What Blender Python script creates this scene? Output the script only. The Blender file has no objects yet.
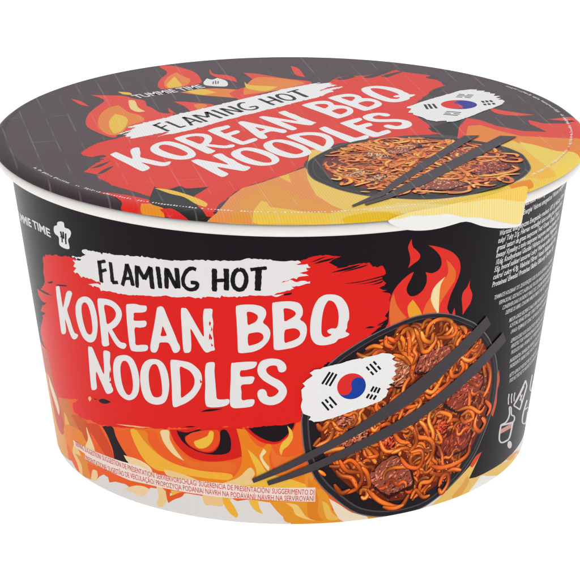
import bpy, math, random
from mathutils import Vector, Matrix
from mathutils.geometry import tessellate_polygon
scene = bpy.context.scene
col = scene.collection
MM = 0.001
BASE = 0.08            # height of the lid plane above the floor (m)
RT, KK = 69.435, 0.125416   # body radius 4 mm below the lid, and its taper
RM = 65.0              # label arc coordinate = angle * RM
ZBOT = -79.93
STEP = 0.0002          # mm between print layers
PROF = [(0,0),(70.2,0),(71.2,-0.14),(72.1,-0.5),(72.8,-1.05),(73.2,-1.7)]
ARC = [0.0,70.2,71.2098,72.1791,73.0693,73.8325]
# artwork traced in label coordinates (hundredths of a mm): part, layer, sRGB, edge mode, loops
BODY_ART = [
('title_lettering',50,(232,230,229),'l',[[-6471,-2920,-6417,-2881,-6342,-2849,-6278,-2852,-6272,-3064,-6268,-3285,-6239,-3357,-6034,-2983,-5949,-2878,-5872,-2830,-5776,-2815,-5738,-2862,-5797,-2967,-5937,-3195,-6061,-3366,-6046,-3486,-5988,-3648,-5924,-3844,-5862,-3924,-5780,-3918,-5737,-3945,-5825,-4048,-5943,-4111,-6040,-4099,-6120,-3989,-6183,-3806,-6243,-3672,-6259,-3820,-6273,-3960,-6316,-4054,-6429,-4126,-6546,-4136,-6555,-3958,-6533,-3681,-6521,-3408,-6507,-3158]]),
('title_lettering',50,(232,230,229),'l',[[-5315,-2823,-5124,-2789,-4987,-2855,-4918,-3036,-4894,-3273,-4926,-3526,-5010,-3771,-5115,-3912,-5256,-3991,-5419,-3997,-5551,-3922,-5641,-3769,-5700,-3563,-5706,-3341,-5657,-3149,-5522,-2956],[-5312,-2973,-5206,-2971,-5137,-3094,-5109,-3308,-5113,-3531,-5150,-3698,-5234,-3779,-5341,-3773,-5403,-3656,-5443,-3467,-5450,-3246,-5410,-3079]]),
('title_lettering',50,(232,230,229),'l',[[-4798,-2762,-4705,-2708,-4428,-2671,-4249,-2704,-4124,-2799,-4074,-2919,-4102,-3058,-4189,-3210,-4323,-3352,-4431,-3431,-4379,-3521,-4299,-3635,-4204,-3710,-4079,-3708,-4044,-3763,-4119,-3860,-4226,-3876,-4339,-3841,-4424,-3754,-4513,-3621,-4571,-3524,-4586,-3661,-4596,-3797,-4596,-3869,-4673,-3929,-4794,-3964,-4844,-3915,-4838,-3770,-4829,-3545,-4818,-3231,-4820,-2966],[-4603,-2868,-4451,-2831,-4324,-2867,-4259,-2962,-4285,-3078,-4387,-3204,-4522,-3312,-4589,-3315,-4599,-3132]]),
('title_lettering',50,(232,230,229),'l',[[-3924,-2719,-3858,-2657,-3660,-2612,-3520,-2618,-3366,-2602,-3350,-2673,-3395,-2756,-3541,-2811,-3711,-2850,-3731,-2942,-3738,-3049,-3563,-3022,-3420,-2993,-3394,-3063,-3445,-3148,-3583,-3202,-3741,-3244,-3758,-3513,-3757,-3677,-3583,-3640,-3438,-3624,-3421,-3696,-3477,-3774,-3652,-3832,-3839,-3863,-3922,-3842,-3953,-3689,-3955,-3378,-3946,-3023]]),
('title_lettering',50,(232,230,229),'l',[[-3092,-2657,-3054,-2580,-2963,-2543,-2901,-2585,-2838,-2766,-2749,-3015,-2671,-3231,-2622,-3391,-2577,-3481,-2575,-3578,-2634,-3658,-2724,-3690,-2772,-3636,-2808,-3531,-2864,-3457,-2985,-3464,-3092,-3501,-3130,-3618,-3192,-3741,-3266,-3781,-3334,-3768,-3359,-3684,-3323,-3513,-3268,-3325,-3177,-3000],[-2972,-3052,-3015,-3191,-3043,-3302,-2971,-3303,-2888,-3266,-2923,-3153]]),
('title_lettering',50,(232,230,229),'l',[[-2476,-2549,-2394,-2499,-2325,-2524,-2214,-2727,-2066,-3015,-1968,-3170,-1962,-2906,-1956,-2643,-1923,-2474,-1873,-2451,-1761,-2439,-1727,-2471,-1742,-2620,-1726,-2793,-1749,-3014,-1735,-3231,-1734,-3385,-1722,-3481,-1806,-3517,-1907,-3568,-1980,-3532,-2078,-3368,-2182,-3161,-2273,-3006,-2277,-3209,-2286,-3474,-2319,-3598,-2408,-3642,-2483,-3613,-2493,-3327,-2489,-2975]]),
('title_lettering',50,(232,230,229),'l',[[-1195,-2377,-1143,-2304,-969,-2271,-778,-2266,-627,-2303,-545,-2374,-523,-2473,-548,-2582,-596,-2705,-501,-2798,-445,-2906,-443,-3037,-479,-3156,-558,-3268,-665,-3373,-823,-3455,-1001,-3496,-1129,-3509,-1179,-3464,-1182,-3191,-1187,-2746],[-947,-2461,-840,-2455,-737,-2511,-708,-2579,-748,-2677,-846,-2747,-936,-2773,-947,-2600],[-938,-3036,-832,-2977,-696,-2958,-608,-3011,-594,-3098,-642,-3175,-740,-3245,-839,-3284,-937,-3290]]),
('title_lettering',50,(232,230,229),'l',[[-388,-2252,-342,-2195,-173,-2167,15,-2162,165,-2193,241,-2263,280,-2380,273,-2510,224,-2618,301,-2684,359,-2773,376,-2904,350,-3065,286,-3195,170,-3290,16,-3346,-217,-3392,-315,-3393,-365,-3350,-370,-3109,-381,-2664],[-136,-2348,-23,-2347,83,-2400,129,-2465,99,-2530,-4,-2608,-118,-2660,-133,-2487],[-119,-2913,-23,-2856,111,-2843,199,-2901,227,-2988,189,-3075,93,-3140,-23,-3184,-120,-3193]]),
('title_lettering',50,(232,230,229),'l',[[849,-2010,1001,-2032,1137,-2113,1246,-2272,1302,-2450,1313,-2646,1281,-2753,1274,-2883,1246,-2968,1331,-3032,1297,-3086,1188,-3130,1090,-3154,1014,-3237,839,-3284,683,-3286,565,-3238,486,-3125,453,-2971,450,-2709,478,-2493,532,-2278,624,-2108,736,-2027],[860,-2162,796,-2224,742,-2372,708,-2588,697,-2805,709,-3002,776,-3080,854,-3075,930,-3026,863,-2988,831,-2920,926,-2869,1024,-2874,1068,-2781,1078,-2586,1049,-2389,968,-2220]]),
('title_lettering',50,(232,230,229),'l',[[-5388,-4167,-5299,-4115,-5216,-4119,-5125,-4305,-5014,-4545,-4910,-4720,-4862,-4369,-4832,-4122,-4752,-4061,-4625,-4060,-4601,-4121,-4649,-4358,-4643,-4536,-4685,-4728,-4693,-4956,-4651,-5059,-4693,-5138,-4826,-5219,-4918,-5222,-4990,-5105,-5083,-4926,-5187,-4738,-5236,-4924,-5245,-5109,-5271,-5208,-5378,-5275,-5481,-5278,-5480,-5041,-5440,-4620]]),
('title_lettering',50,(232,230,229),'l',[[-4196,-4043,-4036,-4019,-3891,-4085,-3802,-4266,-3764,-4505,-3781,-4734,-3843,-4951,-3968,-5116,-4140,-5211,-4304,-5211,-4459,-5123,-4546,-4941,-4577,-4700,-4555,-4446,-4486,-4248,-4367,-4116],[-4151,-4180,-4061,-4213,-4002,-4356,-3975,-4552,-3977,-4779,-4025,-4948,-4109,-5059,-4202,-5067,-4280,-4964,-4324,-4771,-4331,-4547,-4304,-4361,-4238,-4232]]),
('title_lettering',50,(232,230,229),'l',[[-3330,-3958,-3165,-3945,-3034,-4023,-2958,-4188,-2929,-4384,-2935,-4610,-2992,-4845,-3078,-5019,-3206,-5111,-3380,-5155,-3550,-5136,-3666,-5048,-3730,-4858,-3739,-4590,-3702,-4357,-3615,-4159,-3479,-4019],[-3295,-4081,-3213,-4101,-3161,-4248,-3135,-4467,-3133,-4691,-3157,-4853,-3236,-4927,-3335,-4956,-3419,-4928,-3472,-4781,-3488,-4559,-3464,-4329,-3388,-4157]]),
('title_lettering',50,(232,230,229),'l',[[-2845,-3932,-2774,-3876,-2553,-3867,-2338,-3889,-2175,-4000,-2089,-4122,-2072,-4276,-2093,-4413,-2168,-4580,-2311,-4779,-2499,-4943,-2688,-5054,-2807,-5115,-2875,-5095,-2882,-4916,-2865,-4597,-2857,-4238],[-2610,-4041,-2479,-4052,-2353,-4114,-2275,-4236,-2262,-4369,-2302,-4508,-2389,-4633,-2531,-4767,-2638,-4829,-2630,-4603,-2623,-4333]]),
('title_lettering',50,(232,230,229),'l',[[-1957,-3884,-1892,-3823,-1787,-3798,-1739,-3837,-1757,-4039,-1750,-4305,-1742,-4573,-1725,-4741,-1582,-4745,-1456,-4724,-1425,-4775,-1461,-4859,-1569,-4923,-1761,-4971,-1933,-4986,-2012,-4942,-2026,-4741,-2000,-4424,-1991,-4110]]),
('title_lettering',50,(232,230,229),'l',[[-1351,-3822,-1289,-3773,-1048,-3729,-809,-3711,-754,-3730,-771,-3806,-833,-3876,-1014,-3939,-1135,-3965,-1147,-4108,-1018,-4108,-877,-4091,-818,-4123,-840,-4209,-902,-4288,-1126,-4334,-1131,-4518,-1125,-4719,-973,-4695,-851,-4688,-828,-4732,-854,-4823,-938,-4887,-1248,-4944,-1352,-4939,-1412,-4877,-1411,-4630,-1379,-4224]]),
('title_lettering',50,(232,230,229),'l',[[-82,-3832,-102,-3921,-181,-3966,-252,-3945,-279,-3879,-298,-3812,-357,-3791,-456,-3807,-527,-3863,-544,-3930,-498,-4017,-380,-4103,-222,-4189,-111,-4321,-72,-4455,-104,-4589,-205,-4725,-347,-4804,-489,-4821,-630,-4781,-717,-4695,-756,-4585,-745,-4472,-664,-4411,-592,-4421,-544,-4487,-526,-4575,-466,-4609,-365,-4580,-284,-4502,-264,-4444,-323,-4369,-462,-4283,-620,-4177,-717,-4056,-746,-3938,-724,-3804,-651,-3690,-512,-3628,-355,-3615,-219,-3648,-121,-3730]]),
('brush_strokes',20,(226,38,34),'r',[[-6952,-2265,-6752,-2165,-6272,-2039,-5864,-1954,-5538,-1889,-5255,-1928,-3997,-1879,-1969,-1546,-427,-1341,149,-1188,339,-1104,594,-1050,849,-1035,1087,-1086,916,-1162,811,-1231,1030,-1366,1333,-1312,1553,-1306,1730,-1273,1802,-1379,2056,-1469,2097,-1585,1998,-1673,2049,-1754,2123,-1838,2082,-1933,2182,-2045,2259,-2155,2220,-2276,2251,-2406,2214,-2577,2149,-2670,2225,-2756,2090,-2891,1594,-3345,799,-3799,350,-4687,307,-5209,166,-5285,-667,-5378,-1053,-5452,-1493,-5462,-2075,-5581,-2734,-5641,-3171,-5756,-3596,-5823,-3973,-5922,-4300,-5978,-4868,-6101,-5338,-6183,-5669,-6190,-5995,-6252,-6539,-6230,-6595,-6060,-6152,-5767,-6850,-5964,-7556,-6179,-7767,-5931,-7845,-5421,-7968,-5064,-8398,-4949,-8395,-4708,-7760,-4142,-7909,-4009,-7448,-3669,-7799,-3577,-7860,-3401,-7397,-3234,-7131,-2992,-7067,-2661]]),
('brush_strokes',30,(232,230,229),'r',[[-5143,-1583,-4628,-1512,-4011,-1447,-3666,-1390,-3215,-1362,-2787,-1335,-2255,-1290,-1781,-1224,-1543,-1219,-1128,-1183,-866,-1134,-571,-1135,-168,-1147,205,-1160,234,-1208,88,-1223,308,-1268,438,-1322,328,-1362,402,-1415,199,-1463,347,-1482,403,-1535,126,-1565,-22,-1624,-189,-1681,52,-1659,423,-1672,431,-1728,238,-1763,33,-1796,82,-1839,-4,-1882,-172,-1934,-359,-2006,-585,-2042,-964,-2077,-1309,-2104,-1543,-2141,-2027,-2183,-2438,-2231,-2862,-2269,-3307,-2320,-3780,-2409,-4087,-2440,-4399,-2467,-4640,-2468,-4771,-2426,-5004,-2450,-4763,-2376,-4639,-2354,-4631,-2304,-4692,-2275,-4918,-2283,-5274,-2284,-5541,-2260,-5429,-2150,-5541,-2102,-5429,-1993,-5526,-1967,-5191,-1843,-5510,-1893,-5542,-1858,-5177,-1770,-5010,-1684,-5120,-1651]]),
('brush_strokes',36,(31,26,31),'s',[[1164,-1762,1565,-1729,1951,-1657,2100,-1631,2031,-1674,1681,-1732,1412,-1768]]),
('brush_strokes',36,(31,26,31),'s',[[1433,-1808,1761,-1770,2103,-1692,2074,-1727,1801,-1791]]),
('brush_strokes',36,(31,26,31),'s',[[1745,-1850,1959,-1799,2075,-1748,2000,-1826]]),
('brush_strokes',36,(31,26,31),'s',[[867,-1475,1097,-1403,1358,-1336,1547,-1309,1398,-1381,1173,-1442]]),
('brush_strokes',36,(31,26,31),'s',[[984,-1374,1168,-1279,1317,-1247,1227,-1347]]),
('brush_strokes',36,(31,26,31),'s',[[1099,-1488,1361,-1400,1701,-1323,1551,-1394]]),
('brush_strokes',36,(31,26,31),'s',[[499,-1247,682,-1160,976,-1097,830,-1175]]),
('brush_strokes',36,(31,26,31),'s',[[425,-1203,644,-1103,791,-1067,572,-1164]]),
('brush_strokes',36,(31,26,31),'s',[[1966,-1942,2123,-1892,2251,-2007,2090,-2009]]),
('brush_strokes',36,(31,26,31),'s',[[2032,-2045,2211,-2024,2250,-2115]]),
('brush_strokes',36,(31,26,31),'s',[[1696,-2921,1815,-2889,1939,-2925,1818,-2942]]),
('brush_strokes',36,(31,26,31),'s',[[1976,-2873,2136,-2796,2215,-2740,2226,-2799,2058,-2874]]),
('brush_strokes',36,(31,26,31),'s',[[1917,-2901,2140,-2875,2241,-2831,2183,-2898]]),
('brush_strokes',36,(31,26,31),'s',[[-5256,-5500,-5078,-5417,-4889,-5410,-4788,-5428,-5004,-5534,-5200,-5553]]),
('brush_strokes',36,(31,26,31),'s',[[-5462,-5515,-5288,-5496,-5398,-5537]]),
('brush_strokes',36,(31,26,31),'s',[[-2159,-5142,-2024,-5065,-1849,-5026,-1593,-4989,-1765,-5052,-1939,-5100]]),
('brush_strokes',36,(31,26,31),'s',[[-6909,-2918,-6590,-2796,-6657,-2871,-6870,-2946]]),
('brush_strokes',36,(31,26,31),'s',[[-6473,-2840,-5968,-2716,-5938,-2742,-6305,-2834]]),
('brush_strokes',36,(31,26,31),'s',[[-7927,-3414,-7338,-3276,-6794,-3235,-7221,-3327]]),
('brush_strokes',36,(31,26,31),'s',[[-7727,-3685,-7230,-3573,-7547,-3737]]),
('brush_strokes',36,(31,26,31),'s',[[-7898,-3992,-7435,-3912,-7791,-4078]]),
('brush_strokes',36,(31,26,31),'s',[[-388,-1151,-168,-1122,51,-1147,-132,-1173]]),
('brush_strokes',36,(31,26,31),'s',[[-116,-1977,34,-1946,22,-1993,-135,-2020]]),
('brush_strokes',36,(31,26,31),'s',[[-2630,-5608,-2453,-5557,-2295,-5547,-2456,-5593]]),
('title_lettering',56,(226,38,34),'s',[[-1809,-2758,-1779,-2807,-1811,-2889,-1828,-2825]]),
('title_lettering',56,(226,38,34),'s',[[-1775,-2885,-1755,-2970,-1789,-3018]]),
('title_lettering',56,(226,38,34),'s',[[-1824,-3065,-1788,-3149,-1841,-3243,-1845,-3155]]),
('title_lettering',56,(226,38,34),'s',[[-1827,-3118,-1765,-3178,-1801,-3247]]),
('title_lettering',56,(226,38,34),'s',[[-1804,-3314,-1758,-3375,-1800,-3401]]),
('title_lettering',56,(226,38,34),'s',[[-4667,-4542,-4666,-4678,-4737,-4832,-4717,-4668]]),
('title_lettering',56,(226,38,34),'s',[[-4758,-4883,-4664,-4813,-4704,-4914]]),
('title_lettering',56,(226,38,34),'s',[[-2128,-4283,-2076,-4344,-2122,-4394]]),
('brush_strokes',36,(240,190,120),'s',[[-5690,-5584,-5602,-5511,-5557,-5567,-5650,-5664]]),
('brush_strokes',36,(240,190,120),'s',[[-4227,-5923,-4110,-5875,-3891,-5851,-3573,-5797,-3895,-5884]]),
('brush_strokes',36,(240,190,120),'s',[[-4712,-5990,-4234,-5897,-3848,-5841,-4240,-5935]]),
('brush_strokes',31,(232,230,229),'s',[[-5061,-2439,-4758,-2344,-4651,-2361,-4886,-2438]]),
('brush_strokes',31,(232,230,229),'s',[[-4631,-2414,-4168,-2283,-3772,-2250,-4129,-2371]]),
('brush_strokes',31,(232,230,229),'s',[[-285,-2056,-397,-2024,-135,-1977]]),
('flame_pattern',2,(238,98,40),'p',[[-8999,-5165,-6916,-4967,-5992,-5329,-4147,-5340,-3005,-5623,-1442,-5430,236,-5155,722,-5749,2058,-7480,2411,-8628,0,-8568,-2411,-8628,-5034,-8694,-9233,-9090,-9207,-7935]]),
('flame_pattern',3,(200,96,72),'s',[[-9229,-5510,-9235,-6114,-9236,-7016,-9234,-7976,-7898,-7474,-7386,-6145,-7825,-5709,-7947,-5110]]),
('flame_pattern',4,(226,160,84),'s',[[-9230,-6106,-9230,-6733,-9230,-7557,-9233,-8392,-9034,-8738,-7730,-8515,-7462,-7314,-7569,-6535,-7728,-6187,-8126,-5872]]),
('flame_pattern',5,(212,120,52),'s',[[-7092,-5439,-6872,-5493,-6841,-5686,-6883,-5922,-6753,-6137,-6598,-6382,-6425,-6547,-6272,-6757,-6424,-7032,-6730,-7025,-7117,-6898,-7393,-6622,-7504,-6288,-7466,-5866]]),
('flame_pattern',6,(232,176,88),'s',[[-7218,-6447,-7016,-6638,-6927,-6868,-6789,-7195,-7053,-7439,-7324,-7160,-7310,-6779]]),
('flame_pattern',5,(205,80,60),'s',[[-8116,-5801,-7846,-5927,-7640,-6449,-7411,-6890,-7707,-7262,-8229,-7191,-8393,-6724,-8532,-6102]]),
('flame_pattern',6,(236,215,190),'s',[[-8299,-5830,-8083,-5975,-7765,-6233,-7639,-6560,-7783,-6763,-8051,-6486,-8387,-6160]]),
('flame_pattern',7,(206,88,30),'s',[[-6755,-6379,-6341,-6258,-5946,-6278,-5860,-6436,-5803,-6716,-6041,-6904,-6272,-6757,-6566,-6519]]),
('flame_pattern',8,(236,134,36),'s',[[-7248,-6809,-6371,-6668,-6155,-6830,-5877,-7019,-5147,-7004,-4638,-7021,-4175,-7086,-4084,-7250,-4458,-7417,-5104,-7483,-5756,-7497,-6439,-7512,-7176,-7512,-7545,-7174]]),
('flame_pattern',9,(240,212,158),'s',[[-5992,-6367,-5923,-6568,-5826,-6746,-5731,-6996,-5779,-7199,-6055,-7242,-6206,-7081,-5992,-6776,-5998,-6545]]),
('flame_pattern',9,(214,70,30),'s',[[-6124,-6400,-5470,-6217,-5232,-6401,-5026,-6712,-4956,-7041,-5192,-7064,-5461,-6842,-5767,-6565]]),
('flame_pattern',9,(238,200,130),'s',[[-6833,-7201,-6541,-7382,-6495,-7697,-6389,-7968,-6711,-8056,-6861,-7730,-7060,-7517]]),
('flame_pattern',10,(238,98,40),'s',[[-6211,-7505,-5744,-7446,-5085,-7383,-4573,-7378,-4216,-7377,-4052,-7429,-4363,-7579,-4735,-7611,-5133,-7633,-5467,-7546,-5805,-7701,-6082,-7982,-6280,-7907,-6320,-7731]]),
('flame_pattern',11,(240,212,158),'s',[[-5987,-7619,-5775,-7573,-5775,-7739,-5992,-7961,-6155,-7935]]),
('flame_pattern',12,(36,28,34),'s',[[-5261,-6206,-4866,-6101,-4770,-6338,-4650,-6537,-4473,-6744,-4190,-6987,-4520,-7045,-4904,-7040,-4962,-6717,-5110,-6388]]),
('flame_pattern',13,(240,212,158),'s',[[-4569,-6784,-4247,-6787,-3974,-6840,-3719,-6975,-3956,-7124,-4275,-6981,-4471,-6920]]),
('flame_pattern',11,(228,142,52),'s',[[-6877,-7476,-6587,-7681,-6574,-8008,-6123,-7977,-6201,-7691,-6303,-7423]]),
('flame_pattern',9,(232,112,44),'s',[[-4721,-6117,-3582,-5872,-3355,-6109,-2989,-6405,-2533,-6648,-1938,-6678,-1405,-6642,-1396,-6410,-1970,-6451,-2428,-6493,-2790,-6322,-3000,-5993,-3052,-5764,-3683,-5858]]),
('flame_pattern',10,(236,134,36),'s',[[-4858,-6201,-4185,-6023,-3952,-6334,-3723,-6651,-3387,-6902,-2801,-7019,-2189,-7059,-1511,-7070,-1499,-6790,-2171,-6778,-2871,-6707,-3347,-6522,-3673,-6224,-3795,-5929]]),
('flame_pattern',11,(242,180,60),'s',[[-4230,-6025,-4036,-5977,-3829,-6204,-3492,-6451,-3011,-6640,-2305,-6714,-1495,-6706,-1459,-6888,-2318,-6902,-3034,-6895,-3545,-6927,-3894,-6728,-4122,-6376]]),
('flame_pattern',12,(240,212,158),'s',[[-3286,-5829,-3053,-5783,-3042,-6024,-2892,-6285,-2693,-6522,-2979,-6403,-3198,-6178,-3282,-5979]]),
('flame_pattern',12,(240,222,180),'s',[[-4411,-6797,-4011,-6789,-3726,-6893,-3690,-7038,-4053,-7102,-4388,-7038]]),
('flame_pattern',12,(238,205,140),'s',[[-3306,-6861,-2982,-6867,-2554,-6930,-2189,-7059,-2662,-7088,-3147,-7038,-3266,-6969]]),
('flame_pattern',12,(216,36,30),'s',[[-3036,-5748,-1358,-5447,-1110,-5563,-947,-5734,-997,-6012,-1217,-6234,-1656,-6381,-2105,-6445,-2468,-6407,-2736,-6244,-2931,-6026]]),
('flame_pattern',13,(34,26,32),'s',[[-2835,-5734,-2558,-5742,-2232,-5610,-2212,-5644,-2469,-5773,-2623,-5881,-2537,-6077,-2226,-6204,-1910,-6172,-1731,-5940,-1689,-5597,-1549,-5546,-1454,-5705,-1434,-5955,-1515,-6146,-1825,-6235,-2272,-6220,-2620,-6072,-2782,-5885]]),
('flame_pattern',14,(232,80,36),'s',[[-2608,-5915,-2467,-5755,-2190,-5650,-1770,-5570,-1704,-5731,-1743,-5918,-1908,-6125,-2134,-6182,-2402,-6120,-2556,-6030]]),
('flame_pattern',15,(240,190,70),'s',[[-2382,-5961,-2241,-5881,-2028,-5756,-1959,-5620,-1872,-5627,-1864,-5727,-1903,-5877,-2036,-6041,-2211,-6120,-2336,-6083]]),
('flame_pattern',12,(236,134,36),'s',[[-1288,-5486,-1058,-5514,-939,-5734,-692,-5949,-481,-5758,-442,-5963,-508,-6217,-406,-6536,59,-6577,485,-6723,747,-6966,756,-7385,-460,-7420,-1333,-7286,-1820,-7150,-1630,-6943,-1356,-6730,-1192,-6393,-1198,-5935]]),
('flame_pattern',13,(216,36,30),'s',[[-1098,-5453,139,-5270,58,-5505,-141,-5733,-315,-5836,-482,-5849,-689,-5803,-875,-5675]]),
('flame_pattern',14,(33,26,31),'s',[[-994,-5455,-434,-5311,106,-5256,57,-5432,-182,-5715,-390,-5788,-646,-5719,-852,-5592]]),
('flame_pattern',14,(236,118,50),'s',[[-441,-5894,-318,-6120,-25,-6185,267,-6073,269,-6348,-25,-6576,-321,-6534,-445,-6261]]),
('flame_pattern',15,(240,190,70),'s',[[-65,-5355,25,-5455,66,-5569,58,-5714,-46,-5888,-158,-5989,-209,-6145,-254,-6009,-199,-5820,-58,-5660,-25,-5546]]),
('flame_pattern',16,(240,190,70),'s',[[-1031,-6014,-832,-6194,-701,-6385,-610,-6543,-450,-6666,-26,-6761,662,-7031,-455,-7047,-1770,-7061,-1361,-6870,-1096,-6755,-859,-6786,-832,-6553,-932,-6283]]),
('flame_pattern',17,(242,220,160),'s',[[-642,-5974,-577,-6063,-672,-6200,-590,-6358,-507,-6470,-526,-6576,-650,-6415,-739,-6203,-703,-6087]]),
('flame_pattern',17,(238,205,140),'s',[[-993,-6499,-868,-6639,-933,-6814,-833,-6947,-1322,-6987,-1790,-7017,-1494,-6891,-1248,-6758]]),
('flame_pattern',17,(234,150,56),'s',[[354,-6396,483,-6584,590,-6634,572,-6795,403,-6999,358,-6766]]),
('flame_pattern',17,(234,150,56),'s',[[444,-6861,839,-7203,1026,-7636,810,-7857,583,-7518,406,-7231]]),
('flame_pattern',18,(226,224,222),'p',[[-9214,-7946,-9231,-7972,-9236,-8095,-8425,-8001,-7695,-7901,-7238,-7809,-6944,-7959,-6487,-7978,-5920,-7904,-5688,-7701,-5473,-7577,-5299,-7598,-5277,-7733,-4998,-7630,-4638,-7593,-4377,-7677,-4182,-7753,-4136,-7793,-3934,-7691,-3779,-7466,-3443,-7427,-3090,-7494,-2686,-7395,-2258,-7396,-1523,-7351,-1338,-7426,-1026,-7355,-460,-7420,-352,-7510,-245,-7696,-26,-7835,260,-8570,-2411,-8628,-5983,-8998,-9215,-8781]]),
('flame_pattern',19,(238,206,150),'s',[[-3592,-7348,-3388,-7396,-3272,-7578,-3366,-7833,-3544,-7953,-3624,-7853,-3541,-7646]]),
('flame_pattern',20,(228,92,40),'s',[[-3297,-7419,-3185,-7429,-3188,-7561,-2960,-7441,-2755,-7403,-2843,-7517,-3079,-7642,-3261,-7773,-3290,-7652]]),
('flame_pattern',21,(240,185,80),'s',[[-3132,-7399,-2832,-7389,-2960,-7441,-3115,-7537]]),
('flame_pattern',19,(240,212,165),'s',[[-4747,-7756,-4285,-7536,-3991,-7484,-3817,-7512,-3928,-7690,-4146,-7787,-4380,-7772]]),
('flame_pattern',19,(238,200,140),'s',[[-2217,-7343,-2197,-7621,-2038,-7618,-1762,-7611,-1619,-7478,-1434,-7365,-1611,-7313]]),
('flame_pattern',20,(242,180,60),'s',[[-1717,-7362,-1686,-7555,-1568,-7754,-1392,-7877,-1335,-7792,-1417,-7598,-1510,-7452,-1577,-7356]]),
('flame_pattern',20,(240,190,70),'s',[[-1058,-7366,-953,-7575,-837,-7680,-675,-7737,-760,-7596,-800,-7425,-816,-7370]]),
('flame_pattern',20,(232,155,50),'s',[[-525,-7385,-332,-7641,-175,-7798,-183,-7695,-114,-7929,282,-7979,680,-7992,1035,-7965,1019,-7401,749,-7059,320,-7323]]),
('flame_pattern',20,(232,155,50),'p',[[51,-7773,252,-7503,709,-7572,1409,-7731,2504,-7984,2714,-8818,0,-8568]]),
('flame_pattern',21,(242,205,120),'s',[[-113,-7413,61,-7553,149,-7741,413,-7864,678,-7921,412,-7793,279,-7603,148,-7460]]),
('flame_pattern',22,(226,134,40),'s',[[451,-6722,628,-7053,721,-7384,705,-7711,865,-7931,598,-7894,442,-7700]]),
('flame_pattern',23,(238,190,90),'s',[[808,-7388,964,-7491,1082,-7734,1312,-7917,998,-7916,882,-7720]]),
('flame_pattern',24,(240,226,200),'s',[[982,-7328,1253,-7513,1577,-7755,2001,-7923,2009,-8066,1406,-7996,1172,-7764]]),
('flame_pattern',38,(229,52,44),'s',[[2653,-816,2696,-1005,2808,-1129,2893,-1249,2869,-1361,2750,-1441,2624,-1529,2661,-1372,2641,-1211,2587,-1032,2611,-908]]),
('flame_pattern',38,(229,52,44),'s',[[3074,-1035,3341,-1124,3673,-1293,3882,-1485,3983,-1687,3990,-1905,3913,-2149,3807,-2388,3754,-2596,3742,-2747,3816,-2881,3984,-3128,4019,-3401,2306,-3133,2244,-2819,2242,-2513,2250,-2253,2326,-2039,2469,-1851,2645,-1704,2770,-1645,2719,-1801,2643,-1962,2633,-2112,2728,-2244,2878,-2255,3022,-2161,3107,-1994,3105,-1821,3064,-1702,3226,-1756,3378,-1718,3456,-1604,3440,-1450,3358,-1298,3212,-1144]]),
('flame_pattern',40,(236,108,48),'s',[[3580,-1485,3735,-1636,3866,-1836,3878,-2055,3776,-2208,3613,-2436,3517,-2635,3522,-2899,3125,-2824,3132,-2563,3280,-2329,3457,-2058,3626,-1917,3659,-1751]]),
('flame_pattern',41,(246,222,165),'s',[[3598,-1912,3494,-2108,3489,-2455,3522,-2899,3436,-2751,3343,-2602,3266,-2413,3290,-2200,3410,-2040]]),
('flame_pattern',40,(228,112,52),'s',[[2324,-2125,2428,-2451,2685,-2794,2295,-2956,2246,-2579,2265,-2299]]),
('flame_pattern',40,(238,160,50),'s',[[2800,-2346,2997,-2627,3106,-2865,2797,-2856,2686,-2533]]),
('flame_pattern',38,(229,52,44),'s',[[4323,-2153,4338,-2331,4446,-2540,4423,-2745,4312,-2895,4219,-3014,4188,-2822,4137,-2591,4155,-2420,4258,-2312]]),
('flame_pattern',38,(229,52,44),'s',[[3950,-2769,3998,-2955,3901,-2934]]),
('flame_pattern',38,(214,82,52),'s',[[5826,-4867,5936,-5198,5901,-5461,5944,-5797,5863,-6131,5770,-5996,5793,-5520,5773,-5147]]),
('flame_pattern',18,(236,196,110),'p',[[5586,-6983,5475,-7145,5181,-7600,5475,-7653,5781,-7665,6670,-7691,8700,-8053,9221,-7804,9214,-8414,7234,-8599,4650,-8315,3733,-8077]]),
('flame_pattern',19,(222,72,44),'s',[[5580,-6991,5432,-7179,5262,-7314,5144,-7232,5345,-7035]]),
('flame_pattern',20,(240,236,232),'s',[[5709,-7689,6154,-7836,7030,-8094,7512,-8033,9237,-8451,7660,-8326,6447,-8221,5578,-8120,5255,-7972,5510,-7815]]),
('flame_pattern',20,(228,168,80),'s',[[4585,-7918,4869,-7715,5093,-7499,5195,-7670,5035,-7906,4734,-8054]]),
('flame_pattern',21,(226,160,90),'s',[[6990,-7691,7462,-7696,8223,-7862,7545,-7869]]),
('flame_pattern',21,(228,150,90),'s',[[8043,-7889,9235,-8056,9234,-7863,9234,-8245,8668,-8222]]),
('small_print',42,(243,225,215),'p',[[-6884,-7106,-5646,-7021,-4631,-6978,-4042,-6941,-3714,-7021,-3047,-7032,-2324,-6996,-1507,-6976,-886,-7010,-26,-7007,631,-7011,634,-7398,-26,-7366,-894,-7337,-1785,-7366,-2349,-7363,-3079,-7375,-3868,-7393,-4449,-7438,-5224,-7401,-5814,-7412,-6303,-7423,-6258,-7267,-6852,-7255]]),
('flag_patch',470,(238,237,236),'f',[[686,-3873,548,-3899,450,-3971,514,-4049,274,-4247,342,-4311,263,-4412,289,-4659,250,-4838,300,-5041,402,-5066,493,-5114,448,-5176,564,-5239,720,-5236,1089,-5144,1502,-5020,1836,-4943,2132,-4845,2299,-4733,2343,-4604,2287,-4551,2406,-4501,2331,-4432,2494,-4384,2400,-4290,2524,-4192,2466,-4112,2522,-4036,2429,-3955,2512,-3896,2383,-3789,2456,-3728,2357,-3652,2142,-3596,1854,-3650,1448,-3697,970,-3795]]),
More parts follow.
